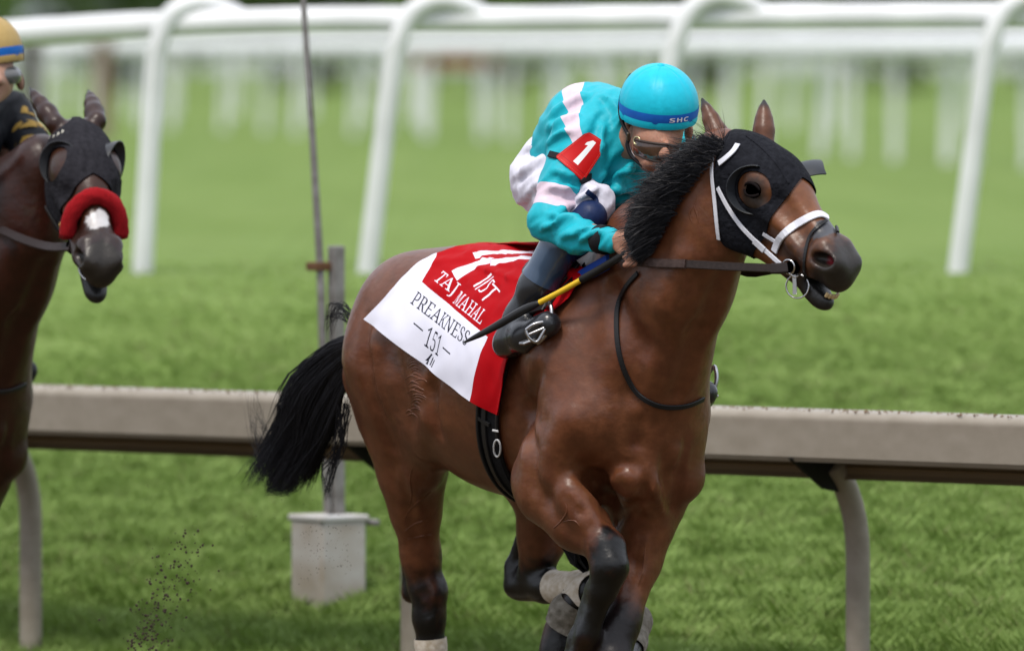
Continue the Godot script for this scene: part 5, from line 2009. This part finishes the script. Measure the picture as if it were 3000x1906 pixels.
	for k in 4:
		var kn1 := at(1938, 702 + 13 * k, 0.245)
		hn2.chain([[kn1, 0.010], [kn1 + Vector3(-0.020, -0.010, 0.022), 0.0095], [kn1 + Vector3(-0.004, -0.026, 0.030), 0.0085]], 0.005)
	hn2.chain([[at(1950, 740, 0.22), 0.012], [at(1925, 752, 0.245), 0.0095]], 0.01)

	var jobs := [j, b, kn, bt, sk, hd, hn, hn2]
	var cells := [0.0085, 0.010, 0.010, 0.008, 0.014, 0.005, 0.0042, 0.006]
	var th := []
	for k in jobs.size():
		var t := Thread.new()
		var fl: Flesh = jobs[k]
		var cell: float = cells[k]
		t.start(func(): return fl.shape(cell))
		th.append(t)
	var r := []
	for t in th: r.append(t.wait_to_finish())
	# jacket: cut at the hem, the stripes cut out of it
	var js: Shape = r[0]
	crease(js, 3, 0.0040, 7.0)
	crease(r[1], 4, 0.0055, 7.0)
	var ax := Vector3(0.47, 0.24, 0.84).normalized()
	var hem := at(1588, 400, -0.20)
	var g := PackedFloat32Array()
	for p in js.v: g.append(maxf((p - hem).dot(ax), (p - at(1612, 642, 0.19)).dot(Vector3(0, 0, 1)) + 0.12 if p.y < at(0, 560, 0.1).y else -1.0))
	js = js.kept(g)
	var s0 := at(1692, 425, 0.10)
	var s1 := at(1612, 642, 0.19)
	var al := (s1 - s0).normalized()
	var across := Vector3(-0.84, 0.0, 0.54)
	g = PackedFloat32Array()
	for p in js.v:
		var t := (p - s0).dot(al)
		var away := (p - s0 - al * t).length()
		var w := -1.0
		if away < 0.085: w = minf(t - 0.158, 0.226 - t)
		# the sash over the right shoulder blade: a band of constant breadth between two planes
		var c := (p - at(1690, 320, 0.0)).dot(Vector3(0.84, 0.46, 0.22).normalized())
		var low := p.y - at(0, 445, 0.05).y
		var high := clampf((p.y - at(0, 440, 0.05).y) / 0.19, 0.0, 1.0)
		if t < 0.06: w = maxf(w, minf(lerpf(0.014, 0.034, high) - absf(c), low))
		g.append(w)
	o.stripes = js.kept(g)
	for k in g.size(): g[k] = -g[k]
	o.jacket = js.kept(g)
	o.breeches = r[1]
	o.knees = r[2]
	var bs: Shape = r[3]
	g = PackedFloat32Array()
	var ba := (at(1500, 985, 0.12) - at(1640, 722, 0.20)).normalized()
	for p in bs.v:
		var t := (p - at(1640, 722, 0.20)).dot(ba)
		g.append((0.115 - t) if p.x < 0.4 else p.y - 1.35)
	o.boot_tops = bs.kept(g).grown(0.003)
	for k in g.size(): g[k] = -g[k]
	o.boots = bs.kept(g)
	o.skin = Shape.new()
	for k in [4, 5, 6, 7]: o.skin.add(r[k])
	helmet_c = at(1931, 302, 0.17)
	helmet_b = hb
	return o

# wrinkles in a cloth surface: ridges of noise stretched along one way
func crease(s: Shape, seed_no: int, high: float, freq: float) -> void:
	var fn := FastNoiseLite.new()
	fn.seed = seed_no
	fn.frequency = freq
	fn.fractal_octaves = 2
	fn.noise_type = FastNoiseLite.TYPE_SIMPLEX_SMOOTH
	var d := PackedFloat32Array()
	for p in s.v:
		var q := p.rotated(Vector3.FORWARD, 0.7)
		var w := fn.get_noise_3d(q.x * 0.7, q.y * 2.2, q.z * 0.7)
		d.append(high * (1.0 - 3.0 * absf(w)))
	for k in s.v.size(): s.v[k] += s.n[k] * d[k]
	s.smooth()

func dress(o: Rider, root: Node3D, mats: Dictionary, move: Transform3D, legs: Transform3D, skin: Shape) -> void:
	var put := func(called: String, s: Shape, m: Material, parent: Node3D) -> MeshInstance3D:
		var c := s.grown(0.0)
		var low: bool = called in ["breeches", "knee_cover", "boot", "boot_top"]
		return part(called, moved(c, legs if low else move), m, parent)
	part("body", skin, mats.skin, root)
	var j: MeshInstance3D = put.call("silks_jacket", o.jacket, mats.jacket, root)
	put.call("jacket_stripe", o.stripes, mats.stripe, j)
	put.call("breeches", o.breeches, mats.breeches, root)
	for sd in [1.0, -1.0]:
		put.call("knee_cover", one_side(o.knees, 0.36, sd), mats.knee, root)
		var bt: MeshInstance3D = put.call("boot", one_side(o.boots, 0.36, sd), mats.boot, root)
		put.call("boot_top", one_side(o.boot_tops, 0.36, sd), mats.boot_top, bt)
	var r := Vector3(0.1135, 0.116, 0.130)
	var hm: MeshInstance3D = put.call("helmet", helmet_shape(helmet_c, helmet_b, r, 0.0, 1.98, true, 0.0, 0.006), mats.helmet, root)
	put.call("helmet_band", helmet_shape(helmet_c, helmet_b, r, 1.56, 1.82, false, 0.0015, 0.0), mats.band, hm)
	put.call("helmet_button", helmet_shape(helmet_c + helmet_b.y * 0.113, helmet_b, Vector3(0.012, 0.008, 0.012), 0.0, 1.7, false), mats.helmet, hm)
	put.call("helmet_lining", helmet_shape(helmet_c, helmet_b, r - Vector3.ONE * 0.006, 1.2, 2.02, false), mats.dark, hm)

func cloth_mat(c: Color, rough := 0.55, seed_no := 41) -> StandardMaterial3D:
	var m := grain(mat(c, rough), noise_tex(seed_no, 0.02, Color(0.93, 0.93, 0.93), Color(1, 1, 1)), 9.0, noise_tex(seed_no + 1, 0.012, Color.BLACK, Color.WHITE, true, 256, 3, 5.0), 0.30)
	m.metallic_specular = 0.3
	return m

func build_jockeys() -> void:
	var o := rider_shapes()
	var skin := mat(lin(0.36, 0.19, 0.13), 0.5)
	skin.subsurf_scatter_enabled = true
	skin.subsurf_scatter_strength = 0.15
	grain(skin, noise_tex(40, 0.04, Color(0.86, 0.82, 0.8), Color(1, 1, 1)), 10.0)
	var turq := cloth_mat(lin(0.010, 0.36, 0.44), 0.5, 43)
	var pale := cloth_mat(lin(0.62, 0.50, 0.58), 0.55, 45)
	var white := cloth_mat(lin(0.62, 0.61, 0.70), 0.6, 47)
	var dark := mat(lin(0.010, 0.010, 0.012), 0.6, 0.0, 0.25)
	var mats := {
		"skin": skin, "jacket": turq, "stripe": pale, "breeches": white, "knee": cloth_mat(lin(0.010, 0.022, 0.075), 0.45, 49),
		"boot": mat(lin(0.012, 0.013, 0.016), 0.26, 0.0, 0.5), "boot_top": mat(lin(0.022, 0.045, 0.085), 0.2, 0.0, 0.6), "helmet": cloth_mat(lin(0.008, 0.44, 0.58), 0.42, 51),
		"band": cloth_mat(lin(0.012, 0.12, 0.50), 0.5, 53), "dark": dark,
	}
	var base := hl(-0.25, 0, 1.0)
	var root := thing("person", "jockey in turquoise silks and helmet crouched low over the bay horse's neck", "person", base)
	dress(o, root, mats, Transform3D(), Transform3D(), o.skin)
	# letters on the helmet band
	var letter_mat := mat(lin(0.75, 0.75, 0.78), 0.5)
	var rr := Vector3(0.1135, 0.116, 0.130) + Vector3.ONE * 0.0028
	for k in 3:
		var t := letters(["S", "H", "C"][k], "Droid Sans", true)
		var s := Shape.new()
		for q in range(0, t.size(), 3):
			var p := []
			for e in 3:
				var c: Vector2 = t[q + e]
				# around the band: angle u, height along it
				var u: float = [1.66, 1.46, 1.26][k] - (c.x - 0.5) * 0.15
				var v := 1.635 + c.y * 0.115
				p.append(helmet_c + helmet_b * Vector3(sin(v) * cos(u) * rr.x, cos(v) * rr.y, sin(v) * sin(u) * rr.z))
			var nn: Vector3 = (p[2] - p[0]).cross(p[1] - p[0])
			if nn.dot(p[0] - helmet_c) > 0.0: s.tri(p[0], p[1], p[2])
			else: s.tri(p[0], p[2], p[1])
		part("band_letter", s, letter_mat, root)
	# helmet harness, goggles and collar
	var hz := 0.12
	part("chin_strap", tube(curve([at(1850, 218, 0.10), at(1826, 262, 0.12), at(1816, 320, 0.14), at(1826, 365, 0.17), at(1842, 400, 0.21), at(1838, 425, 0.215), at(1852, 458, 0.225), at(1884, 486, 0.255)], 30), 0.006, 6), dark, root)
	var gc := at(1932, 415, 0.185)
	var lens := Shape.new()
	var frame := Shape.new()
	var gb := helmet_b
	for a in 33:
		var u := lerpf(-1.30, 1.25, a / 32.0)
		var dir := gb.x * sin(u) * 0.096 + gb.z * cos(u) * 0.128
		var hh := 0.027 * (1.0 - 0.25 * pow(absf(u) / 1.3, 3.0)) - 0.006 * exp(-pow((u) / 0.16, 2.0))
		for e in 5:
			var v := e / 4.0 * 2.0 - 1.0
			lens.v.append(gc + dir * (1.0 + 0.05 * (1.0 - v * v)) + gb.y * (hh * v + 0.002))
	for a in 32:
		for e in 4:
			var p := a * 5 + e
			lens.i.append_array([p, p + 1, p + 5, p + 5, p + 1, p + 6])
	lens.smooth()
	if lens.n[80].dot(gb.z) < 0.0:
		for k in range(0, lens.i.size(), 3):
			var t := lens.i[k + 1]
			lens.i[k + 1] = lens.i[k + 2]
			lens.i[k + 2] = t
		lens.smooth()
	var lo := PackedVector3Array()
	var hi := PackedVector3Array()
	for a in 33:
		lo.append(lens.v[a * 5])
		hi.append(lens.v[a * 5 + 4])
	var gm := mat(Color(0.16, 0.11, 0.08, 0.80), 0.05)
	gm.transparency = BaseMaterial3D.TRANSPARENCY_ALPHA
	gm.metallic_specular = 0.9
	var gg := thing("goggles", "brown tinted racing goggles on the turquoise jockey's face", "goggles", gc)
	part("lens", lens, gm, gg)
	part("frame", tube(hi, 0.0045, 6), mat(lin(0.03, 0.02, 0.016), 0.5), gg)
	part("frame", tube(lo, 0.0030, 6), mat(lin(0.03, 0.02, 0.016), 0.5), gg)
	part("lens_vent", ring(at(1866, 412, 0.262), Vector3(-0.6, 0.1, 0.8).normalized(), 0.011, 0.003), mat(lin(0.4, 0.34, 0.2), 0.3, 1.0), gg)
	part("strap_clip", box_shape(Vector3(0.010, 0.026, 0.010), 0.003, Transform3D(gb, at(1841, 400, 0.222))), mat(lin(0.10, 0.08, 0.06), 0.3, 0.8), gg)
	part("collar", tube(curve([at(1838, 420, 0.19), at(1850, 450, 0.205), at(1872, 474, 0.22), at(1900, 492, 0.225)], 12), 0.0075, 6), mat(lin(0.5, 0.5, 0.55), 0.7), root)
	part("wrist_band", tube(PackedVector3Array([at(1757, 700, 0.405), at(1777, 703, 0.430)]), 0.0430, 24), dark, root)
	# number on the right arm: a stitched red leather tag
	var tagged := patch(o.jacket_flesh, pts([1718, 384, 1778, 422, 1703, 532, 1630, 462]), 10, 10, 0.010)
	var tm := mat(Color.WHITE, 0.42)
	tm.albedo_texture = tag_image()
	var tg := part("number_tag", clip_corners(tagged).shell(0.006), tm, root, "red leather arm tag with a white number 1")
	part("arm_strap", strap_on(o.jacket_flesh, pts([1612, 452, 1634, 458, 1650, 462]), 0.020, 0.004, 0.003, 6), dark, root)
	part("arm_strap", strap_on(o.jacket_flesh, pts([1700, 532, 1712, 524, 1728, 516]), 0.020, 0.004, 0.003, 6), dark, root)
	part("breeches_trim", strap_on(o.breeches_flesh, pts([1722, 563, 1738, 572, 1748, 588, 1750, 604]), 0.016, 0.003, 0.006, 10), mats.knee, root)
	# the whip: a yellow bound shaft, a black handle and a black padded end
	var wh := thing("riding_whip", "yellow and black riding whip held in the jockey's right hand", "whip", at(1640, 855, 0.32))
	part("handle", tube(curve([at(1835, 742, 0.52), at(1770, 781, 0.43), at(1704, 819, 0.365)], 8), 0.0115, 10), mat(lin(0.012, 0.012, 0.012), 0.7), wh)
	var bind := curve([at(1704, 819, 0.365), at(1640, 855, 0.325), at(1581, 886, 0.285)], 60)
	var rad := []
	for k in bind.size(): rad.append(0.0080 + 0.0008 * (k % 2))
	part("shaft", tube(bind, rad, 10), mat(lin(0.62, 0.40, 0.02), 0.5), wh)
	part("padded_end", tube(curve([at(1581, 886, 0.285), at(1530, 910, 0.26), at(1440, 962, 0.225), at(1359, 1003, 0.20)], 14), [0.0075, 0.009, 0.011, 0.0125, 0.013, 0.013, 0.013, 0.012, 0.012, 0.011, 0.010, 0.009, 0.007, 0.005, 0.003], 10), mat(lin(0.013, 0.013, 0.014), 0.4), wh)
	build_second_jockey(o)

func patch(fl: Flesh, c: Array, nu: int, nv: int, lift: float) -> Shape:
	# a sheet over a body between four picture corners: top left, top right, bottom right, bottom left
	var o := Shape.new()
	for j in nv + 1:
		for i in nu + 1:
			var u := float(i) / nu
			var v := float(j) / nv
			var q: Vector2 = (c[0] * (1 - u) + c[1] * u) * (1 - v) + (c[3] * (1 - u) + c[2] * u) * v
			var d := ray(q.x, q.y)
			var h = fl.hit(EYE + d * 27.5, d, 5.0)
			o.v.append(h if h != null else o.v[o.v.size() - 1])
			o.uv.append(Vector2(u, v))
	for pass_no in 20:
		var cp := o.v.duplicate()
		for j in nv + 1:
			for i in nu + 1:
				var k := j * (nu + 1) + i
				if i > 0 and i < nu: o.v[k] = o.v[k].lerp((cp[k - 1] + cp[k + 1]) * 0.5, 0.4)
				if j > 0 and j < nv: o.v[k] = o.v[k].lerp((cp[k - nu - 1] + cp[k + nu + 1]) * 0.5, 0.4)
	for j in nv:
		for i in nu:
			var k := j * (nu + 1) + i
			o.i.append_array([k, k + 1, k + nu + 1, k + 1, k + nu + 2, k + nu + 1])
	o.smooth()
	if o.n[o.n.size() / 2].z < 0.0:
		for k in range(0, o.i.size(), 3):
			var t := o.i[k + 1]
			o.i[k + 1] = o.i[k + 2]
			o.i[k + 2] = t
		o.smooth()
	return o.grown(lift)

func clip_corners(s: Shape) -> Shape:
	var g := PackedFloat32Array()
	for q in s.uv:
		var a := q.x + q.y - 0.10
		var b := (1.0 - q.x) + q.y - 0.30
		var c := q.x + (1.0 - q.y) - 0.04
		var d := (1.0 - q.x) + (1.0 - q.y) - 0.04
		g.append(minf(minf(a, b), minf(c, d)))
	return s.kept(g)

func tag_image() -> ImageTexture:
	var img := Image.create(256, 384, false, Image.FORMAT_RGB8)
	img.fill(Color(0.72, 0.06, 0.06))
	var rim := Color(0.86, 0.42, 0.36)
	for y in range(20, 372, 14):
		img.fill_rect(Rect2i(12, y, 3, 8), rim)
		img.fill_rect(Rect2i(241, y, 3, 8), rim)
	for x in range(14, 244, 14):
		img.fill_rect(Rect2i(x, 14, 8, 3), rim)
		img.fill_rect(Rect2i(x, 366, 8, 3), rim)
	img.fill_rect(Rect2i(12, 330, 232, 3), Color(0.45, 0.02, 0.03))
	var w := Color(0.90, 0.90, 0.90)
	fill_poly(img, PackedVector2Array([Vector2(118, 48), Vector2(156, 48), Vector2(156, 310), Vector2(112, 310), Vector2(112, 112), Vector2(84, 124), Vector2(84, 92)]), w)
	img.fill_rect(Rect2i(196, 34, 16, 16), Color(0.8, 0.76, 0.7))
	img.generate_mipmaps()
	return ImageTexture.create_from_image(img)

func one_side(s: Shape, x: float, sd: float) -> Shape:
	var g := PackedFloat32Array()
	for p in s.v: g.append((x - p.x) * sd)
	return s.kept(g)

# folds pressed into cloth along picture lines: a valley with a ridge beside it
func fold_lines(fl: Flesh, lines: Array, r: float, k: float) -> void:
	var todo := []
	for l in lines:
		var guide := []
		for q in range(0, l.size(), 2): guide.append(Vector3(l[q], l[q + 1], 0))
		var a := []
		var b := []
		var c := curve(guide, 5)
		for q in c.size():
			var side := (c[mini(q + 1, 5)] - c[maxi(q - 1, 0)]).normalized().cross(Vector3(0, 0, 1)) * 13.0
			var d := ray(c[q].x, c[q].y)
			var h = fl.hit(EYE + d * 27.5, d, 5.0)
			if h != null: a.append(h + fl.slope(h) * r * 0.35)
			d = ray(c[q].x + side.x, c[q].y + side.y)
			h = fl.hit(EYE + d * 27.5, d, 5.0)
			if h != null: b.append(h - fl.slope(h) * r * 0.45)
		todo.append([a, b])
	for t in todo:
		for q in t[1].size() - 1:
			fl.cone(t[1][q], t[1][q + 1], r * (0.4 if q == 0 else 0.9), r * (0.4 if q == t[1].size() - 2 else 0.9), k)
		for q in t[0].size() - 1:
			fl.cone(t[0][q], t[0][q + 1], r * (0.4 if q == 0 else 0.9), r * (0.4 if q == t[0].size() - 2 else 0.9), k, true)

# ---------------------------------------------------------------- the dark horse behind and its jockey
var second_move: Transform3D

func build_second_horse(f: HeadFrame, head: Shape, fl: Flesh, ears: Array, eyes: Array, body: Shape, hide: StandardMaterial3D, hair: Material, hair_base: Material, eye_mat: Material, mane: Array) -> void:
	var turn := Basis(UP, 0.06)
	var from := at(2165, 760, 0.58)
	var to := at(168, 748, -1.95)
	var t := Transform3D(turn, Vector3.ZERO)
	t.origin = to - turn * from
	second_move = t
	var base := t * HORSE_BASE
	base.y = 0.0
	var root := thing("racehorse", "dark brown racehorse with red fleece noseband running behind the bay horse", "horse", base)
	var whole := Shape.new()
	var trunk := moved(body.grown(0.0), t)
	for k in trunk.c.size():
		var q := trunk.c[k]
		trunk.c[k] = Color(q.r * 0.24, q.g * 0.20, q.b * 0.24)
	whole.add(trunk)
	whole.add(head)
	part("body", whole, hide, root)
	part("tail", moved(tail_shape(), t), hair, root)
	for e in eyes: part("eye", ball(e, 0.023), eye_mat, root)
	var cloth := grain(mat(lin(0.026, 0.025, 0.030), 0.85, 0.0, 0.2), noise_tex(61, 0.02, Color(0.6, 0.6, 0.62), Color(1, 1, 1)), 8.0, noise_tex(62, 0.02, Color.BLACK, Color.WHITE, true, 256, 3, 6.0), 0.9)
	var hood := thing("blinker_hood", "charcoal blinker hood with deep eye cups on the dark brown racehorse", "blinkers", f.o)
	part("hood_cloth", hood_shape(head, f, ears, eyes, 0.054), cloth, hood)
	var cup := mat(lin(0.03, 0.032, 0.036), 0.35)
	part("eye_cup", blinker_cup(f, eyes[0], 0.055, 0.070, PI * 0.55, PI * 1.7, 0.012, 0.45), cup, hood)
	part("eye_cup", blinker_cup(f, eyes[1], 0.055, 0.075, PI * 0.30, PI * 1.7, 0.012, 0.30), cup, hood)
	# a pale row of stitches by the ear
	for k in 5:
		var q := at(132 + 12.5 * k, 418 - 7.5 * k, 0)
		var d := ray(132 + 12.5 * k, 418 - 7.5 * k)
		var h = fl.hit(EYE + d * 29.0, d, 5.0)
		if h != null:
			part("stitch", box_shape(Vector3(0.007, 0.017, 0.004), 0.001, Transform3D(Basis(Vector3(0, 0, 1), 0.3 * 0 - 0.25), h + Vector3(0, 0, 0.010))), mat(lin(0.6, 0.58, 0.5), 0.7), hood)
	# the fleece noseband
	var roll := PackedVector3Array()
	for k in 25:
		var a := lerpf(-1.75, 1.75, k / 24.0)
		roll.append(f.p(0.385 + 0.05 * (1.0 - cos(a)), 0.082 * sin(a), -0.05 + 0.100 * cos(a)))
	var fleece := tube(roll, 0.027, 18)
	var fn := FastNoiseLite.new()
	fn.seed = 8
	fn.frequency = 40.0
	for k in fleece.v.size(): fleece.v[k] += fleece.n[k] * 0.006 * fn.get_noise_3dv(fleece.v[k])
	fleece.smooth()
	var nb := thing("fleece_noseband", "thick red fleece noseband across the dark horse's face", "noseband", f.p(0.38, 0, 0.05))
	var fm := grain(mat(lin(0.40, 0.006, 0.012), 1.0), noise_tex(63, 0.06, Color(0.55, 0.5, 0.5), Color(1, 1, 1)), 14.0, noise_tex(64, 0.07, Color.BLACK, Color.WHITE, true, 256, 3, 8.0), 1.0)
	part("fleece", fleece, fm, nb)
	var black := mat(lin(0.012, 0.011, 0.011), 0.45)
	var steel := mat(lin(0.5, 0.5, 0.5), 0.25, 1.0)
	var brass := mat(lin(0.5, 0.34, 0.12), 0.3, 1.0)
	var leather := mat(lin(0.022, 0.014, 0.013), 0.45)
	var br := thing("racing_bridle", "dark leather bridle with brass buckle and steel bit on the dark brown horse", "bridle", f.o)
	part("cheek_strap", strap_on(fl, pts([112, 420, 104, 470, 112, 545, 145, 610, 172, 655, 200, 690]), 0.014, 0.003, 0.011), black, br)
	part("throat_strap", strap_on(fl, pts([110, 430, 96, 480, 96, 560, 98, 640, 104, 690]), 0.012, 0.003, 0.011), black, br)
	part("buckle", ring(at(184, 660, f.p(0.4, 0.09, -0.1).z + 0.02), Vector3(0, 0, 1), 0.011, 0.003), brass, br)
	var bz := f.p(0.48, 0.07, -0.1).z + 0.02
	part("bit_ring", ring(at(236, 718, bz), Vector3(-0.5, 0, 0.86), 0.024, 0.0035), steel, br)
	part("bit_loop", ring(at(258, 775, bz + 0.01), Vector3(-0.7, 0, 0.7), 0.046, 0.003), steel, br)
	part("bit_cheek", tube(PackedVector3Array([at(228, 730, bz), at(250, 728, bz + 0.01), at(270, 718, bz)]), 0.005, 8), steel, br)
	part("bit_guard", ball(at(216, 722, bz - 0.02), 0.026), black, br)
	var rp := curve([at(205, 722, bz), at(140, 722, -1.56), at(70, 702, -1.75), at(-10, 668, -1.92), at(-90, 640, -2.1)], 20)
	var ru := PackedVector3Array()
	for k in rp.size(): ru.append(Vector3(-0.35, 0.25, 0.9).normalized())
	part("rein", strap(rp, ru, 0.028, 0.010), leather, br)
	var bf := Flesh.new()
	bf = body_flesh
	# the breast strap of the dark horse
	var bs := thing("breast_strap", "thin black breast strap low on the dark brown horse's neck", "strap", t * hl(0.15, 0, 1.2))
	var bp := strap_on(bf, pts([1872, 800, 1838, 838, 1814, 890, 1808, 950, 1814, 1030, 1836, 1100, 1870, 1152, 1915, 1182, 1965, 1192, 2015, 1186, 2058, 1168]), 0.015, 0.005, 0.003, 50)
	part("strap", moved(bp, t), black, bs)

func build_second_jockey(o: Rider) -> void:
	var skin := mat(lin(0.30, 0.17, 0.12), 0.5)
	var black := cloth_mat(lin(0.008, 0.009, 0.012), 0.6, 43)
	var gold := cloth_mat(lin(0.36, 0.22, 0.04), 0.6, 45)
	var dark := mat(lin(0.010, 0.010, 0.012), 0.5)
	var mats := {"skin": skin, "jacket": black, "stripe": gold, "breeches": cloth_mat(lin(0.02, 0.02, 0.025), 0.6, 47), "knee": dark, "boot": dark, "boot_top": dark, "helmet": cloth_mat(lin(0.36, 0.25, 0.09), 0.5, 51), "band": cloth_mat(lin(0.01, 0.12, 0.45), 0.5, 53), "dark": dark}
	# sits up taller than the first: the same seat, with the trunk raised about the hips
	var hip := at(1640, 540, -0.25)
	var lean := Basis(SIDE, 0.36)
	if (lean * (helmet_c - hip)).y < (helmet_c - hip).y: lean = Basis(SIDE, -0.36)
	var t := second_move * Transform3D(lean, hip - lean * hip)
	t.origin += at(-42, 150, -2.3) - t * helmet_c
	var root := thing("person", "jockey in black silks with gold chevrons and a tan helmet on the dark horse", "person", t * hl(-0.25, 0, 1.0))
	# the legs keep the first rider's bend; only the trunk, the arms and the head are raised
	var low := second_move
	low.origin += t * hip - second_move * hip + SIDE * 0.02 - FWD * 0.12
	var shanks := Flesh.new()
	shanks.chain([[at(1640, 545, -0.22), 0.05], [at(1735, 600, 0.17), 0.04], [at(1640, 730, 0.19), 0.038], [at(1510, 960, 0.13), 0.03], [at(1600, 955, 0.29), 0.025]], 0.03)
	shanks.chain([[at(1720, 545, -0.32), 0.05], [at(1990, 645, 0.03), 0.04], [at(2030, 1000, -0.16), 0.035], [at(2060, 1150, -0.06), 0.025]], 0.03)
	var ids := shanks.all()
	var bare := o.skin.grown(0.0)
	for k in bare.v.size():
		var w := smoothstep(0.07, 0.03, shanks.dist(bare.v[k], ids))
		bare.v[k] = (t * bare.v[k]).lerp(low * bare.v[k], w)
	bare.smooth()
	dress(o, root, mats, t, low, bare)
	# gold chevrons round the left sleeve
	var arm := Flesh.new()
	arm.chain([[at(1968, 435, -0.11), 0.068], [at(2010, 560, -0.05), 0.058], [at(2010, 660, 0.02), 0.052]], 0.04)
	var s := arm.shape(0.008)
	var a0 := at(1968, 435, -0.11)
	var al := (at(2010, 610, -0.02) - a0).normalized()
	for band in [0.02, 0.085, 0.150]:
		var g := PackedFloat32Array()
		for p in s.v:
			var q := p - a0
			var v := q.dot(al) - 0.25 * absf(q.dot(Vector3(0.9, 0, 0.4)))
			g.append(minf(v - band, band + 0.032 - v))
		part("sleeve_chevron", moved(s.kept(g).grown(0.003), t), gold, root)
	var gz := moved(helmet_shape(helmet_c - helmet_b.y * 0.09 + helmet_b.z * 0.02, helmet_b, Vector3(0.088, 0.05, 0.108), 1.0, 2.1, false), t)
	part("goggle_lens", gz, mat(lin(0.12, 0.12, 0.12), 0.1, 0.3), root)
